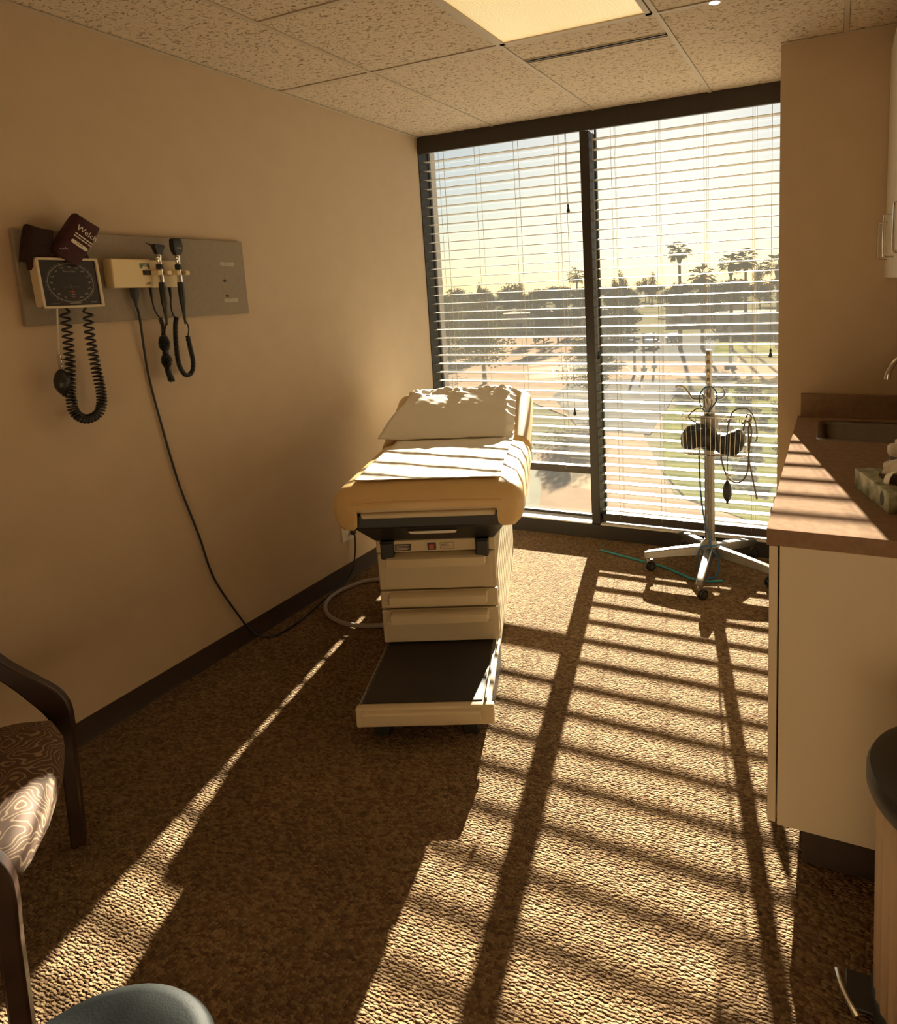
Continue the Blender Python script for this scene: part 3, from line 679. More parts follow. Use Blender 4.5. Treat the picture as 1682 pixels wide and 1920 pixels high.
for dx, dy in legs:
    L = math.hypot(dx, dy); ux, uy = dx/L, dy/L; px, py = -uy, ux
    ring = lambda r, hw_, z0, z1: [(ux*r + px*hw_, uy*r + py*hw_, z0), (ux*r - px*hw_, uy*r - py*hw_, z0), (ux*r - px*hw_*.7, uy*r - py*hw_*.7, z1), (ux*r + px*hw_*.7, uy*r + py*hw_*.7, z1)]
    lg = MB().loft([ring(.03, .026, .100, .150), ring(L*.6, .025, .088, .130), ring(L - .005, .023, .076, .112), ring(L + .020, .018, .078, .104)]).build('leg', ALU, rs, bevel=.004)
    cx_, cy_ = ux*L, uy*L
    MB().lathe([(.012, .060), (.014, .078), (.009, .082)], (cx_, cy_, 0), 12).build('caster_stem', CHROME, lg)
    tx, ty = .6, .8    # caster heading
    off = .016; wx, wy = cx_ + tx*off, cy_ + ty*off
    ax = (-ty, tx)
    wl_ = MB()
    for s0, s1 in ((-.012, -.003), (.003, .012)):
        wl_.cyl((wx + ax[0]*s0, wy + ax[1]*s0, .025), (wx + ax[0]*s1, wy + ax[1]*s1, .025), .025, n=20)
    wl_.build('caster_wheel', BLACKP, lg, bevel=.002)
    MB().cyl((wx - ax[0]*.0135, wy - ax[1]*.0135, .025), (wx + ax[0]*.0135, wy + ax[1]*.0135, .025), .013, n=14).build('caster_cap', ALU, lg)
    MB().box(-.008, .030, -.006, .006, .048, .062, Matrix.Translation((cx_, cy_, 0)) @ Matrix.Rotation(math.atan2(ty, tx), 4, 'Z')).build('caster_fork', STEEL, lg, bevel=.002)
# side hooks
MB().tube(spline([(-.02, 0, .90), (-.075, -.01, .900), (-.095, -.01, .925), (-.12, -.01, .955), (-.15, 0, .962), (-.165, 0, .955)], 6), .006, 8).build('hook', STEEL, rs)
MB().tube(spline([(.02, 0, .90), (.06, 0, .905), (.075, .0, .93), (.06, .01, .955), (.02, .01, .96)], 6), .006, 8).build('hook', STEEL, rs)
# wire basket
wbk = thing('wire_basket', 'chrome wire basket mounted on the rolling stand pole', 'basket', tuple(RS + Vector((.045, -.098, .655))))
def rect(z, hx, hy, n=5, r=.03):
    pts = []
    for cx_, cy_, a0 in ((hx - r, hy - r, 0), (-hx + r, hy - r, 90), (-hx + r, -hy + r, 180), (hx - r, -hy + r, 270)):
        for k in range(n): a = math.radians(a0 + 90*k/(n-1)); pts.append(Vector((cx_ + r*math.cos(a), cy_ + r*math.sin(a), z)))
    return pts
BX, BY, BH = .158, .066, .182
for z, k, r in ((BH, 1.0, .0028), (.0, .93, .0025)):
    p = rect(z, BX*k, BY*k); MB().tube(p + [p[0], p[1]], r, 6).build('hoop', CHROME, wbk)
top = rect(BH, BX, BY, 5); 
def per(z, k, n):
    p = rect(z, BX*k, BY*k, 6); p.append(p[0]); L = [0]
    for a, b in zip(p, p[1:]): L.append(L[-1] + (b - a).length)
    out = []
    for i in range(n):
        s = L[-1]*i/n; j = max(q for q in range(len(L) - 1) if L[q] <= s); out.append(p[j].lerp(p[j+1], (s - L[j])/max(1e-9, L[j+1] - L[j])))
    return out
for a, b in zip(per(BH, 1, 36), per(0, .93, 36)): MB().cyl(a, b, .0013, n=5).build('wire', CHROME, wbk)
for k in range(5):
    y = -BY*.7 + BY*1.4*k/4; MB().cyl((-BX*.92, y, 0), (BX*.92, y, 0), .0013, n=5).build('wire', CHROME, wbk)
MB().box(-.075, -.015, .062, .084, .05, .13).build('mount', STEEL, wbk, bevel=.004)
# cuffs inside the basket
def lump(r, seed, n=16):
    """a folded cuff: boxy, creased, sagging bundle"""
    rings = []
    for i in range(n + 1):
        t = -1 + 2*i/n; e = max(.05, 1 - abs(t)**4)**.5; ring = []
        for k in range(26):
            a = 2*PI*k/26; ca, sa = math.cos(a), math.sin(a)
            q = 1 + .10*math.sin(2*a + seed + 3.1*t) + .09*math.sin(5*a + seed*2 + 4*t) + .05*math.sin(9*a - 7*t + seed)
            y = r[1]*e*math.copysign(abs(ca)**.6, ca)*min(q, 1.04); z = r[2]*e*math.copysign(abs(sa)**.6, sa)*q
            ring.append((r[0]*t, y, z + .012*math.sin(2.3*t + seed)))
        rings.append(ring)
    return rings
o = MB().loft(lump((.090, .050, .056), 1)).build('cuff', BLACKP, angle=60); o.location = RS + Vector((-.028, -.098, .720)); o.rotation_euler = (0, .22, 0); tag(o, 'folded black cuff filling the left half of the basket', 'arm cuff')
o = MB().loft(lump((.078, .050, .050), 5)).build('cuff', BLACKP, angle=60); o.location = RS + Vector((.112, -.098, .712)); o.rotation_euler = (0, -.28, 0); tag(o, 'crumpled black cuff in the right half of the basket', 'arm cuff')
def tube_thing(name, label, pts, r, m):
    o = MB().tube([Vector(p) for p in spline(pts, 8)], r, 7).build(name, m); o.location = RS; return tag(o, label, 'tubing')
GT = mat('olive_grey_tubing', (.13, .115, .075), .45)
tube_thing('tubing', 'grey tube looping out of the basket below its rim', [(.03, -.10, .74), (.02, -.145, .80), (.06, -.150, .76), (.085, -.150, .62), (.115, -.150, .545), (.16, -.15, .53), (.195, -.148, .57), (.205, -.146, .66), (.205, -.142, .80), (.215, -.13, .84), (.19, -.08, .84), (.17, -.06, .76)], .0042, GT)
tube_thing('tubing', 'dark tube hanging lowest from the right end of the basket', [(.17, -.10, .80), (.20, -.148, .825), (.217, -.148, .78), (.206, -.148, .66), (.222, -.146, .56), (.243, -.146, .455)], .0042, GT)
tube_thing('tubing', 'dark tube arching above the basket rim at its right end', [(.10, -.05, .78), (.13, -.10, .86), (.19, -.09, .872), (.225, -.09, .82), (.236, -.09, .74), (.228, -.09, .72)], .0036, GT)
tube_thing('tubing', 'dark tube arching over the left end of the basket', [(-.03, -.07, .78), (-.075, -.13, .83), (-.045, -.10, .865), (-.015, -.055, .87), (-.02, -.04, .92), (-.035, -.03, .93)], .0034, GT)
hb = thing('hand_bulb', 'black squeeze bulb dangling from the wire basket on a tube', 'squeeze bulb', tuple(RS + Vector((.108, -.150, .475))))
MB().lathe([(.003, .062), (.008, .056), (.016, .040), (.0215, .012), (.0205, -.012), (.012, -.036), (.006, -.042), (.005, -.052), (.002, -.053)], n=18).build('bulb', BLACKP, hb)
MB().lathe([(.004, .10), (.006, .095), (.006, .066), (.004, .060)], n=12).build('valve', STEEL, hb)
MB().cyl((0, 0, .085), (.018, -.004, .087), .003, n=8).build('release_screw', STEEL, hb)
MB().tube(spline([(0, 0, .10), (.001, 0, .20), (.002, .004, .30), (.0, .03, .345), (-.005, .06, .30)], 8), .0026, 6).build('tube', GT, hb)
# coloured leads on the stand
tube_thing('blue_lead', 'blue cord hanging down the pole from the basket', [(-.042, -.04, .67), (-.042, -.045, .60), (-.040, -.045, .52), (-.037, -.042, .44), (-.030, -.040, .36), (-.015, -.040, .27), (.006, -.040, .20), (.014, -.048, .15)], .0042, BLUECORD)
tube_thing('blue_lead', 'blue cord looped round the head of the stand', [(-.010, -.03, .835), (-.034, -.034, .87), (-.040, -.035, .915), (-.020, -.035, .955), (.015, -.035, .965), (.040, -.035, .94), (.042, -.035, .90), (.020, -.036, .865), (.0, -.034, .835)], .0034, BLUECORD)
tube_thing('blue_lead', 'blue cord wound round the hub of the stand', [(.06, -.02, .165), (.02, -.058, .165), (-.03, -.060, .155), (-.05, -.062, .10), (-.045, -.085, .05), (-.02, -.095, .012), (.03, -.085, .010), (.05, -.07, .04), (.045, -.06, .11), (.01, -.058, .15)], .004, BLUECORD)
tube_thing('teal_lead', 'shiny teal cord lying on the carpet left of the stand', [(-.62, .10, .006), (-.40, .03, .006), (-.26, -.01, .006), (-.15, -.07, .006), (-.07, -.12, .008), (.0, -.13, .008), (.08, -.10, .008)], .0055, TEALCORD)

# ------------------------------------------------------------------ counter, cabinets, sink
CX, CY, CT = 2.186, -1.968, .880
bc = thing('base_cabinet', 'cream laminate base cabinet with its end panel facing the camera', 'cabinet', (CX, CY, 0))
(MB().box(.036, XR - CX - .022, .018, YC - CY - .022, .10, .64).box(.030, .046, .018, YC - CY - .022, .64, CT - .042)
 .box(XR - CX - .04, XR - CX - .022, .018, YC - CY - .022, .64, CT - .042).box(.046, XR - CX - .04, YC - CY - .04, YC - CY - .022, .64, CT - .042)).build('carcass', CABW, bc, smooth=False)
MB().box(.030, XR - CX - .022, .0, .018, .098, CT - .040).build('end_panel', CABW, bc, bevel=.0015)
for k, (a, b) in enumerate(((.002, .46), (.464, .93), (.934, YC - CY - .024))):
    dd = MB().box(.006, .026, a, b, .102, CT - .042).build('door', CABW, bc, bevel=.0015)
    yy = b - .05 if k % 2 == 0 else a + .05
    MB().tube(spline([(.006, yy, .70), (-.018, yy, .703), (-.022, yy, .72), (-.022, yy, .78), (-.018, yy, .797), (.006, yy, .80)], 5), .004, 8).build('handle', CHROME, dd)
    MB().box(.0245, .031, (a + .06), (a + .09), .60, .65).build('hinge', STEEL, dd)
MB().box(.090, XR - CX - .022, .012, YC - CY - .022, .0, .10).build('toe_kick', TRIM, bc, bevel=.002)
ct = thing('countertop', 'tan laminate countertop with backsplash and sunlit corner', 'countertop', (CX, CY, CT))
W_ = XR - CX; D_ = YC - CY; sx0, sx1, sy0, sy1 = .098, .52, .985, 1.315
for i, a in enumerate(((0, sx0, 0, D_), (sx1, W_, 0, D_), (sx0, sx1, 0, sy0), (sx0, sx1, sy1, D_))):
    MB().box(a[0], a[1], a[2], a[3], -.040, 0).build('top', LAMIN, ct, smooth=False)
MB().box(0.012, W_, D_ - .018, D_, 0, .100).build('backsplash', LAMIN, ct, bevel=.002)
MB().box(W_ - .018, W_, 0, D_ - .018, 0, .100).build('backsplash', LAMIN, ct, bevel=.002)
sk = thing('sink', 'small stainless steel sink set in the tan counter', 'sink', (CX + (sx0 + sx1)/2, CY + (sy0 + sy1)/2, CT))
hx, hy = (sx1 - sx0)/2, (sy1 - sy0)/2
def rr(hx, hy, r, z, n=6): return [tuple(p) for p in rect(z, hx, hy, n, r)]
MB().loft([rr(hx + .014, hy + .014, .03, .0005), rr(hx + .010, hy + .010, .03, .0055), rr(hx - .004, hy - .004, .04, .004), rr(hx - .010, hy - .010, .045, -.004), rr(hx - .018, hy - .018, .05, -.12), rr(hx - .05, hy - .05, .05, -.15), rr(.03, .03, .029, -.155)], cap=False).build('bowl', mat('sink_steel', (.22, .205, .19), .3, metal=1, var=.08, scale=30), sk, angle=60)
MB().lathe([(.038, -.152), (.034, -.148), (.02, -.151), (.002, -.151)], n=20).build('drain', CHROME, sk)
fc = thing('faucet', 'chrome gooseneck faucet behind the sink', 'faucet', (2.635, -.63, CT))
MB().lathe([(.028, 0), (.028, .01), (.018, .02), (.014, .05)], n=20).build('base', CHROME, fc)
MB().tube(spline([(0, 0, .04), (0, 0, .16), (-.006, -.004, .23), (-.04, -.01, .268), (-.085, -.02, .258), (-.113, -.027, .215), (-.118, -.029, .190)], 8), .011, 12).build('spout', CHROME, fc)
MB().cyl((-.117, -.0288, .200), (-.119, -.0292, .180), .0135, n=14).build('aerator', CHROME, fc)
MB().tube([(.06, 0, .0), (.06, 0, .04)], .014, 12).tube([(.06, 0, .035), (.11, 0, .055)], .006, 8).build('lever', CHROME, fc)
uc = thing('wall_cabinet', 'white wall cabinet with wire pull above the counter', 'cabinet', (2.5, YC, 1.452))
MB().box(.022, XR - 2.5, -1.30, -.004, 0, .86).build('carcass', CABU, uc, smooth=False)
for k, (a, b) in enumerate(((-.435, -.006), (-.868, -.439), (-1.298, -.872))):
    dd = MB().box(0, .020, a, b, .002, .858).build('door', CABU, uc, bevel=.0015)
    yy = -.115 if k == 0 else (b - .05)
    MB().tube(spline([(0, yy, .072), (-.026, yy, .075), (-.032, yy, .085), (-.032, yy, .195), (-.026, yy, .205), (0, yy, .208)], 5), .004, 8).build('handle', CHROME, dd)

# tissue box and soap bottle on the counter
tbx = thing('tissue_box', 'green marbled cardboard tissue box on the counter', 'tissue box', (2.475, -1.655, CT), (0, 0, math.atan2(-.2, .065)))
MB().box(-.115, .115, -.058, .058, .0, .054).build('carton', BOXGREEN, tbx, bevel=.0015)
MB().loft([[(.07*math.cos(2*PI*k/20), .028*math.sin(2*PI*k/20), z) for k in range(20)] for z in (.054, .0545)]).build('opening', LABELD, tbx)
MB().prism([(.012*math.cos(2*PI*k/16), .018*math.sin(2*PI*k/16)) for k in range(16)], -.0587, -.058, 'y', Matrix.Translation((.075, 0, .028))).build('printed_oval', mat('dark_green_print', (.07, .09, .06), .6), tbx)
def tis(u, v):
    x = -.055 + .11*u; y = -.02 + .04*math.sin(u*5 + .4)*(.5 + v*.8) + .02*v
    y += .035*v*v; z = .052 + .038*math.sin(v*1.9)*(1 + .25*math.sin(u*7)); return (x*(1 + v*.35), y, z)
MB().grid(tis, 16, 10).build('tissue', TISSUE, tbx, solid=.0006)
sb = thing('soap_bottle', 'white plastic bottle behind the tissue box', 'bottle', (2.510, -1.375, CT))
sb.scale = (1, 1, .6)
MB().lathe([(.040, 0), (.044, .006), (.044, .035), (.040, .044), (.030, .050), (.026, .070), (.030, .085), (.034, .10), (.034, .13), (.028, .14), (.012, .145)], n=24).build('body', WHITE, sb)
part_label(MB().lathe([(.0272, .052), (.0272, .070), (.0300, .083), (.0305, .086), (.0290, .086)], n=24).build('band', mat('blue_grey_band', (.20, .20, .30), .5), sb), 'blue grey band')
MB().lathe([(.014, .145), (.014, .165), (.008, .168), (.006, .19)], n=16).build('cap', WHITE, sb)

# ------------------------------------------------------------------ armchair
CA = math.atan2(.76, .645) - PI/2          # local +y = the way the chair faces
ch = thing('armchair', 'dark wood armchair with brown swirl-patterned seat in the left corner', 'chair', (.67, -2.777, 0), (0, 0, CA))
# local frame: x to the chair's left/right, y=0 at the front edge, back at y=-.52
def seat_fn():
    rings = []
    out = [(-.272, -.50), (-.285, -.36), (-.288, -.20), (-.282, -.08), (-.255, -.015), (-.19, .012), (-.08, .026), (.08, .026), (.19, .012), (.255, -.015), (.282, -.08), (.288, -.20), (.285, -.36), (.272, -.50)]
    for k, z in ((.94, .325), (.99, .335), (1.0, .360), (1.0, .385), (.97, .408), (.90, .420), (.70, .428), (.35, .432), (.02, .433)):
        rings.append([(x*k, -.24 + (y + .24)*k, z) for x, y in out])
    return rings
MB().loft(seat_fn()).build('seat', SWIRL, ch, angle=70)
MB().box(-.25, .25, -.46, -.03, .285, .327).build('seat_frame', WOODD, ch, bevel=.006)
def bar(pts, w, t, up=(0, 0, 1)):
    """flat bar swept along pts; w across (local x), t in the sweep plane"""
    P = spline(pts, 8); rings = []
    for i, p in enumerate(P):
        tg = (P[min(i+1, len(P)-1)] - P[max(i-1, 0)]).normalized(); sx = Vector((1, 0, 0)); nn = tg.cross(sx).normalized()
        q = i/(len(P)-1); ww = w(q) if callable(w) else w; tt = t(q) if callable(t) else t
        rings.append([p + sx*ww + nn*tt, p - sx*ww + nn*tt, p - sx*ww - nn*tt, p + sx*ww - nn*tt])
    return MB().loft(rings)
for s in (-1, 1):
    x = s*.300
    bar([(x, -.016, .0), (x, -.012, .12), (x, -.008, .26), (x, -.006, .36), (x, -.020, .425), (x, -.060, .485), (x, -.115, .555), (x, -.165, .625), (x, -.23, .685), (x, -.34, .705), (x, -.56, .700)],
        lambda q: .016 + .012*max(0, q - .45)*1.8, lambda q: .018 + .012*math.exp(-((q - .42)/.12)**2)).build('arm', WOODD, ch, bevel=.005)
    bar([(x, -.66, .0), (x, -.58, .22), (x, -.54, .42), (x, -.55, .62), (x, -.60, .86)], .016, .02).build('leg', WOODD, ch, bevel=.005)
MB().box(-.285, .285, -.575, -.545, .36, .42).build('rear_rail', WOODD, ch, bevel=.006)
rings = []
for k in range(9):
    t = k/8; z = .47 + .40*t; yb = -.545 - .07*t**1.3; hw_ = .265 - .02*(2*t - 1)**4; th = .028 * (1 - .5*(2*t - 1)**6)
    rings.append([(-hw_, yb + th, z), (-hw_*.5, yb + th + .012 - .02, z), (hw_*.5, yb + th + .012 - .02, z), (hw_, yb + th, z), (hw_, yb - th, z), (-hw_, yb - th, z)])
MB().loft(rings).build('backrest', SWIRL, ch, angle=50, bevel=.006)
MB().box(-.31, .31, -.645, -.60, .86, .90).build('top_rail', WOODD, ch, bevel=.01)

# ------------------------------------------------------------------ stool
so = thing('round_stool', 'black vinyl round stool seat at the bottom edge of the picture', 'stool', (1.42, -3.16, 0))
MB().lathe([(.02, .345), (.160, .345), (.168, .356), (.172, .376), (.170, .400), (.160, .416), (.142, .423), (.09, .426), (.01, .426)], n=48).build('seat', STOOLV, so, angle=70)
MB().lathe([(.171, .352), (.174, .356), (.174, .361), (.171, .364)], n=48).build('trim_ring', CHROME, so)
MB().lathe([(.10, .335), (.10, .346), (.025, .346)], n=20).build('seat_plate', BLACKP, so)
MB().cyl((0, 0, .08), (0, 0, .34), .020, n=16).build('column', CHROME, so)
for k in range(5):
    a = 2*PI*k/5 + .3; c_, s_ = math.cos(a), math.sin(a)
    lg = MB().tube([(0, 0, .095), (c_*.12, s_*.12, .085), (c_*.22, s_*.22, .062)], [.018, .016, .012], 8).build('leg', CHROME, so)
    MB().cyl((c_*.22 - s_*.012, s_*.22 + c_*.012, .025), (c_*.22 + s_*.012, s_*.22 - c_*.012, .025), .025, n=16).build('caster_wheel', BLACKP, lg, bevel=.002)

# ------------------------------------------------------------------ pedal bin
bn = thing('pedal_bin', 'beige pedal bin with dark round lid beside the cabinet', 'bin', (2.578, -2.268, 0))
MB().lathe([(.150, .0), (.160, .004), (.162, .030), (.156, .045), (.150, .048)], n=40).build('base', CANLID, bn)
rings = []
NB = 72
for z, r in ((.046, .152), (.12, .154), (.30, .157), (.50, .160)):
    rings.append([((r + .0018*math.cos(k*PI))*math.cos(2*PI*k/NB), (r + .0018*math.cos(k*PI))*math.sin(2*PI*k/NB), z) for k in range(NB)])
MB().loft(rings).build('body', CANBODY, bn, angle=25)
MB().lathe([(.162, .498), (.176, .500), (.180, .510), (.180, .532), (.174, .545), (.150, .556), (.08, .562), (.002, .563)], n=48).build('lid', CANLID, bn)
pdl = MB().box(-.205, -.150, -.040, .040, .018, .026).build('pedal', CANLID, bn, bevel=.003)
MB().tube(spline([(-.222, .022, .032), (-.214, -.010, .034), (-.200, -.040, .034), (-.184, -.064, .032)], 6), .006, 8).build('pedal_edge', CHROME, pdl)

# ------------------------------------------------------------------ the world outside
GZ = -8.5
ASPH = mat('grey_asphalt', (.105, .102, .098), .75, var=.08, scale=.6, spec=0)
DRIVE = mat('tan_pavement', (.22, .160, .112), .85, var=.07, scale=.8, spec=0)
WALK = mat('pale_concrete', (.20, .195, .155), .8, var=.06, scale=.7, spec=0)
GRASS = mat('lawn_grass', (.14, .14, .045), .9, scale=.5, col2=(.06, .07, .025), detail=8, spec=0)
DIRT = mat('dry_ground', (.15, .13, .085), .9, scale=.08, col2=(.09, .09, .05), detail=8, spec=0)
STRIPE = mat('white_road_paint', (.36, .35, .32), .7, spec=0)
BARK = mat('grey_brown_bark', (.16, .12, .08), .9, var=.2, scale=3, spec=0)
LEAF1 = mat('olive_leaves', (.11, .115, .05), .7, scale=1.5, col2=(.05, .06, .025), spec=0)
LEAF2 = mat('grey_green_leaves', (.13, .13, .08), .7, scale=1.2, col2=(.06, .065, .04), spec=0)
LEAF3 = mat('yellow_green_leaves', (.22, .205, .07), .7, scale=1.5, col2=(.09, .095, .03), spec=0)
PALM = mat('palm_frond', (.11, .12, .055), .5, var=.2, scale=1, spec=0)
ROOFM = mat('pale_flat_roof', (.30, .28, .25), .8, var=.05, scale=.5, spec=0)
BWALL = mat('beige_stucco', (.48, .40, .30), .85, var=.05, scale=.6, spec=0)
CARW = mat('white_car_paint', (.45, .45, .44), .35, coat=.3)
CARD = mat('grey_car_paint', (.16, .17, .19), .2, coat=.6)
CARG = mat('car_window', (.02, .02, .025), .08)
def slab(name, pts, z, m, t=.15):
    o = MB().prism(pts, z - t, z, 'z').build(name, m, smooth=False); return struct(o)
slab('ground_1', [(-900, -60), (900, -60), (900, 1800), (-900, 1800)], GZ - .06, DIRT)
slab('driveway', [(-16, 3), (4, 3), (6, 20), (-4.5, 27), (-6.5, 32), (-9.5, 40), (-14, 40), (-14.5, 33), (-13.2, 29)], GZ, DRIVE)
slab('pavement_left', [(-40, 3), (-8.5, 3), (-8.6, 19), (-10.0, 23.5), (-12.4, 29.4), (-16, 36), (-40, 38)], GZ + .03, WALK)
slab('lawn_1', [(-6.0, 31), (-4.0, 27), (5, 20), (40, 20), (40, 66), (-6, 66), (-10, 48)], GZ + .02, GRASS)
slab('lawn_2', [(-60, 40), (-19, 38), (-24, 52), (-60, 56)], GZ + .02, GRASS)
slab('road_1', [(-70, 58), (-26, 54), (-12, 40), (-8.5, 41), (-11, 52), (-13, 67), (60, 69), (60, 80), (-8, 79), (-14, 126), (-150, 134)], GZ, DRIVE)
slab('street', [(-14, 40), (-9, 40), (-12, 66), (-24, 66), (-22, 54)], GZ + .012, ASPH)
slab('parking_lot', [(-31, 84), (-9, 83), (-12, 124), (-42, 127)], GZ + .015, ASPH)
slab('lawn_3', [(-13, 88), (60, 86), (60, 118), (-17, 122)], GZ + .03, GRASS)
lot = bpy.data.objects['road_1']
for k in range(7):
    x0 = -29 + 1.9*k; y0 = 68 + .3*k
    MB().box(-.09, .09, -5.5, 5.5, GZ, GZ + .014, Matrix.Translation((x0, y0 + 3, 0)) @ Matrix.Rotation(math.radians(24), 4, 'Z')).build('lane_stripe', STRIPE, lot, smooth=False)
for k in range(5):
    MB().box(-.09, .09, -3.0, 3.0, GZ, GZ + .013, Matrix.Translation((-40 + 3.1*k, 98 + k, 0)) @ Matrix.Rotation(math.radians(20), 4, 'Z')).build('lane_stripe', STRIPE, lot, smooth=False)

def leaf_mesh(name, rx, rz, nleaf, size, seed, m, clumps=9):
    rnd = random.Random(seed); mb = MB(); cs = []
    for k in range(clumps):
        a = rnd.uniform(0, 2*PI); q = rnd.uniform(.1, .72); zz = rnd.uniform(-.65, .72)
        cs.append((rx*q*math.cos(a)*math.sqrt(1 - zz*zz), rx*q*math.sin(a)*math.sqrt(1 - zz*zz), rz*zz, rnd.uniform(.30, .48)))
    for i in range(nleaf):
        c = cs[i % clumps]
        while True:
            p = Vector((rnd.uniform(-1, 1), rnd.uniform(-1, 1), rnd.uniform(-1, 1)))
            if .35 < p.length < 1: break
        p = Vector((c[0] + p.x*rx*c[3], c[1] + p.y*rx*c[3], c[2] + p.z*rz*c[3]))
        u = Vector((rnd.gauss(0, 1), rnd.gauss(0, 1), rnd.gauss(0, .6))).normalized(); w = u.orthogonal().normalized()
        w = (Matrix.Rotation(rnd.uniform(0, 6.28), 3, u) @ w); s = size*rnd.uniform(.6, 1.4)
        mb.add([p - u*s, p + w*s*.45, p + u*s, p - w*s*.45], [(0, 1, 2, 3)])
    me = bpy.data.meshes.new(name); me.from_pydata(mb.v, [], mb.f); me.materials.append(m); return me
CROWN = [leaf_mesh('crown', 1, 1, 1500, .085, 1, LEAF1), leaf_mesh('crown', 1, 1, 1500, .085, 2, LEAF2), leaf_mesh('crown', 1, .9, 1300, .10, 3, LEAF3), leaf_mesh('crown', 1, 1.2, 1500, .08, 4, LEAF2, 13)]
NEARC = leaf_mesh('crown', 1, 1, 5200, .040, 9, LEAF3, 16)
TRUNK = MB().tube([(0, 0, 0), (.02, .01, .5), (-.02, 0, 1)], [.12, .08, .05], 7)
_t = TRUNK.build('trunk', BARK); TRM = _t.data; bpy.data.objects.remove(_t)
def tree(x, y, h, r, kind, label, group, cat='tree', name='broadleaf_tree', near=False):
    t = thing(name, label, cat, (x, y, GZ), (0, 0, random.uniform(0, 6.28)), group)
    c = obj('crown', NEARC if near else CROWN[kind], t, smooth=False); c.scale = (r, r, h*.42); c.location = (0, 0, h*.60)
    k = obj('trunk', TRM, t); k.scale = (h*.22, h*.22, h*.62)
    return t
# near trees
tree(-33, 61, 9.5, 5.2, 2, 'bushy yellow-green tree beyond the exam table head', None, near=True)
tree(-15.5, 47.5, 7.5, 3.2, 0, 'leafy tree beside the street seen right of the mullion', None, near=True)
tree(-44, 72, 10, 6, 2, 'broad leafy tree at far left of the window view', None, near=True)
rnd = random.Random(21)
placed = [(-33, 61, 5.2), (-15.5, 47.5, 3.2), (-44, 72, 6), (-62, 150, 14), (-27, 165, 11), (-12, 128, 8)]
def spot(y0, y1, p0, p1, r, tries=80):
    """a free place for a crown of radius r between two depths and two bearings"""
    for _ in range(tries):
        y = rnd.uniform(y0, y1); x = rnd.uniform(p0, p1)*y
        if all((x - a)**2 + (y - b_)**2 > (1.42*(r + c))**2 for a, b_, c in placed):
            placed.append((x, y, r)); return x, y
    return None
def wood(n, y0, y1, p0, p1, h, r, kinds, label, group):
    for k in range(n):
        rr_1 = rnd.uniform(*r); p = spot(y0, y1, p0, p1, rr_1)
        if p: tree(p[0], p[1], rnd.uniform(*h), rr_1, rnd.choice(kinds), label, group)
wood(26, 88, 135, -.66, -.28, (6, 9), (2.6, 4.2), (0, 1, 1, 2), 'hazy round tree in the wood left of the mullion', 'trees in the left window view')
wood(64, 135, 330, -.70, .06, (7.5, 10.4), (4, 6.5), (0, 1, 1, 3), 'hazy distant tree in the grey-green wood under the horizon', 'trees under the horizon')
wood(58, 340, 620, -.70, .08, (10.5, 13.5), (6, 9), (1, 1, 3), 'low rounded tree along the far skyline', 'round skyline trees')
wood(12, 340, 460, -.66, .06, (13.5, 18), (2.4, 3.4), (3,), 'thin pointed tree standing up from the far skyline', 'pointed skyline trees')
placed = []
for k in range(22):
    r = rnd.uniform(.7, 1.4)
    for _ in range(40):
        y = rnd.uniform(30, 64); x = -4 + rnd.uniform(0, 6.5) - (y - 30)*.10
        if all((x - a)**2 + (y - b_)**2 > (1.45*(r + c))**2 for a, b_, c in placed): break
    else: continue
    placed.append((x, y, r))
    s_ = thing('lawn_shrub', 'low yellow-green shrub on the lawn behind the rolling stand', 'shrub', (x, y, GZ), group='lawn shrubs')
    c = obj('foliage', CROWN[2 if k % 2 else 0], s_, smooth=False); c.scale = (r, r, r*.6); c.location = (0, 0, r*.45)

def frond_mesh(seed, n=52, L=1.0):
    rnd = random.Random(seed); mb = MB()
    for k in range(n):
        a = rnd.uniform(0, 2*PI); el = math.asin(rnd.uniform(-.80, .98)); ll = L*rnd.uniform(.75, 1.1)
        d0 = Vector((math.cos(a)*math.cos(el), math.sin(a)*math.cos(el), math.sin(el))); sd = Vector((-math.sin(a), math.cos(a), 0))
        b0 = d0*ll*.45
        mb.add([sd*.012, -sd*.012, b0 - sd*.012, b0 + sd*.012], [(0, 1, 2, 3)])
        for j in range(11):
            f = -1 + 2*j/10; dr = (d0 + sd*f*.85).normalized(); m_ = b0 + dr*ll*.32; e_ = m_ + dr*ll*.22 + Vector((0, 0, -ll*.16)); w = (sd*.5 + Vector((0, 0, .5)) - d0*f*.4).normalized()*.030*ll
            mb.add([b0, m_ + w, e_, m_ - w], [(0, 1, 2, 3)])
    me = bpy.data.meshes.new('crown'); me.from_pydata(mb.v, [], mb.f); me.materials.append(PALM); return me
PCROWN = [frond_mesh(3), frond_mesh(8)]
def palm(x, y, ztop, r, label, k=0):
    h = ztop - GZ
    t = thing('fan_palm', label, 'palm tree', (x, y, GZ), (0, 0, random.uniform(0, 6)), 'fan palms on the skyline')
    MB().tube([(0, 0, 0), (.1, 0, h*.5), (0, 0, h)], [.34, .24, .20], 8).build('trunk', BARK, t)
    c = obj('crown', PCROWN[k % 2], t, smooth=False); c.scale = (r, r, r); c.location = (0, 0, h)
    sk_ = MB().lathe([(.10, .2), (.42, -.3), (.48, -.9), (.30, -1.7), (.22, -1.9)], (0, 0, h), 10).build('skirt', PALM, t)
palm(-19.6, 100, 6.4, 2.1, 'tallest fan palm, standing alone in the right window view')
palm(-16.2, 100, 2.6, 2.5, 'short bushy fan palm just right of the tallest palm', 1)
palm(-12.0, 100, 4.1, 2.1, 'fan palm left in the touching pair of palms')
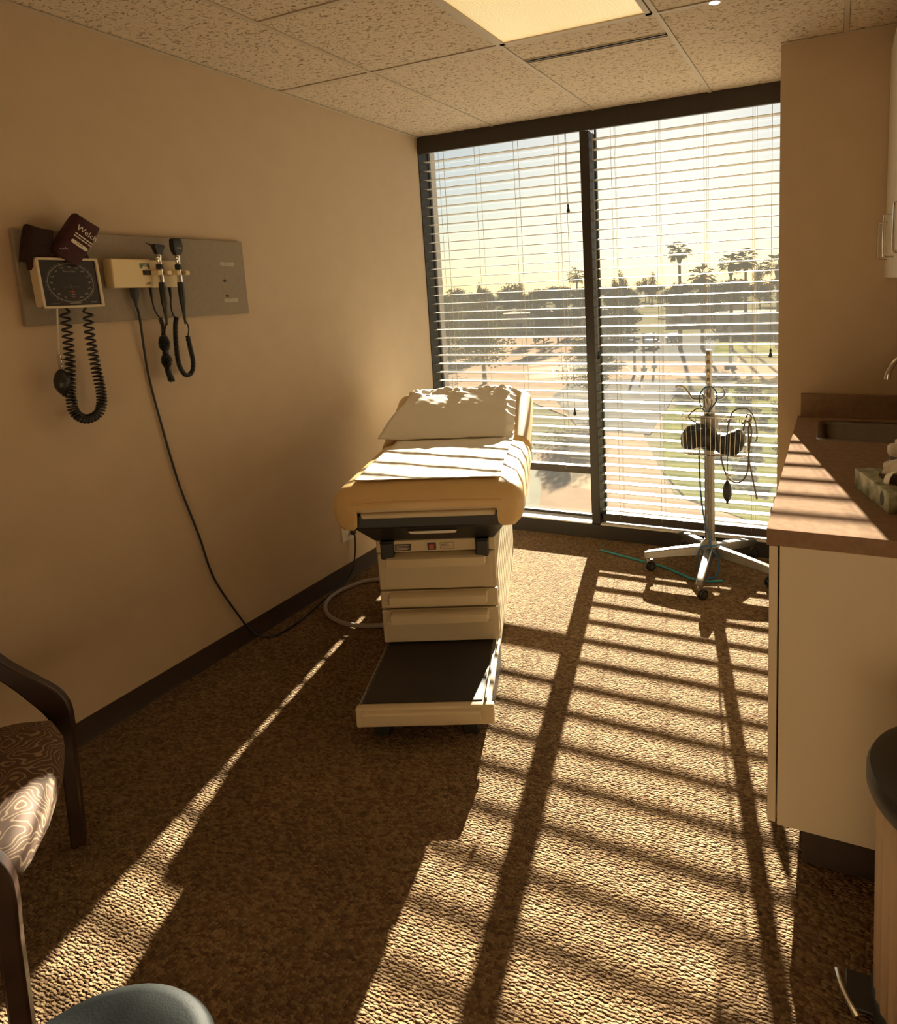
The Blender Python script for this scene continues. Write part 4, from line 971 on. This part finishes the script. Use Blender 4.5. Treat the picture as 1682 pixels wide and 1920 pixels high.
palm(-10.0, 101, 4.6, 2.3, 'fan palm right in the touching pair of palms', 1)
palm(-5.4, 100, 3.4, 2.6, 'fan palm half hidden by the wall corner at right')
palm(-52, 142, 4.4, 2.6, 'fan palm beside the mullion in the left bay', 1)

# carport posts, lamp, cars, low buildings
for (x, y, h, label) in ((-18.7, 70.8, 4.6, 'nearest of three dark posts by the parking lot'), (-18.4, 73.8, 4.4, 'middle one of three dark posts by the parking lot'), (-17.9, 76.8, 4.2, 'farthest of three dark posts by the parking lot')):
    p_ = thing('lot_post', label, 'post', (x, y, GZ), group='posts by the parking lot')
    MB().cyl((0, 0, 0), (0, 0, h), .17, .13, 8).build('shaft', BARK, p_); MB().box(-.3, .3, -.3, .3, 0, .25).build('footing', WALK, p_)
p_ = thing('white_pillar', 'white pillar standing on the lawn right of the stand', 'pillar', (-8.8, 76.4, GZ))
MB().cyl((0, 0, .5), (0, 0, 4.2), .22, .18, 10).build('shaft', STRIPE, p_); MB().box(-.6, .6, -.6, .6, 0, .5).build('plinth', WALK, p_); MB().ell((0, 0, 4.5), (.3, .3, .4)).build('finial', STRIPE, p_)
def car(x, y, rz, m, label):
    c = thing('parked_car', label, 'car', (x, y, GZ), (0, 0, rz), 'parked cars')
    MB().prism([(-2.1, .35), (2.1, .35), (2.15, .7), (1.9, .95), (1.1, 1.0), (.6, 1.42), (-.9, 1.45), (-1.6, 1.0), (-2.1, .95)], -.85, .85, 'y').build('body', m, c, bevel=.08)
    MB().prism([(.98, 1.02), (.56, 1.36), (-.86, 1.38), (-1.42, 1.02)], -.87, .87, 'y').build('window', CARG, c)
    for sx in (-1.3, 1.3):
        for sy in (-.75, .75): MB().cyl((sx, sy - .1, .32), (sx, sy + .1, .32), .32, n=14).build('wheel', BLACKP, c)
for k, (x, y, rz, m, l) in enumerate(((-31.5, 100, 1.45, CARW, 'white car parked nearest the road stripes'), (-28, 100.6, 1.45, CARD, 'grey car between white ones in the parking lot'), (-24.5, 101, 1.45, CARW, 'white car parked right of the grey car'),
                                      (-27.5, 113, 1.5, CARW, 'white car parked in the far row'), (-23.5, 113, 1.5, CARD, 'grey car parked in the far row'))):
    car(x, y, rz, m, l)
def house(x, y, w, d_, h, rz, label):
    b = thing('low_building', label, 'building', (x, y, GZ), (0, 0, rz))
    MB().box(-w/2, w/2, -d_/2, d_/2, 0, h).build('walls', BWALL, b, smooth=False)
    MB().box(-w/2 - .4, w/2 + .4, -d_/2 - .4, d_/2 + .4, h, h + .35).build('roof', ROOFM, b, smooth=False)
    n = max(2, int(w/4))
    for k in range(n):
        xx = -w/2 + w*(k + .5)/n; f = MB().box(xx - .8, xx + .8, -d_/2 - .05, -d_/2 + .02, 1.0, 2.3).build('window', STRIPE, b, smooth=False)
        MB().box(xx - .7, xx + .7, -d_/2 - .08, -d_/2 - .04, 1.1, 2.2).build('pane', CARG, f, smooth=False)
house(-62, 150, 26, 12, 4.2, .15, 'long low building among trees in the left bay')
house(-27, 165, 18, 10, 4.5, .05, 'low pale building right of the mullion among trees')
house(-12, 128, 12, 8, 4.0, 0, 'low building behind the lawn under the palms')
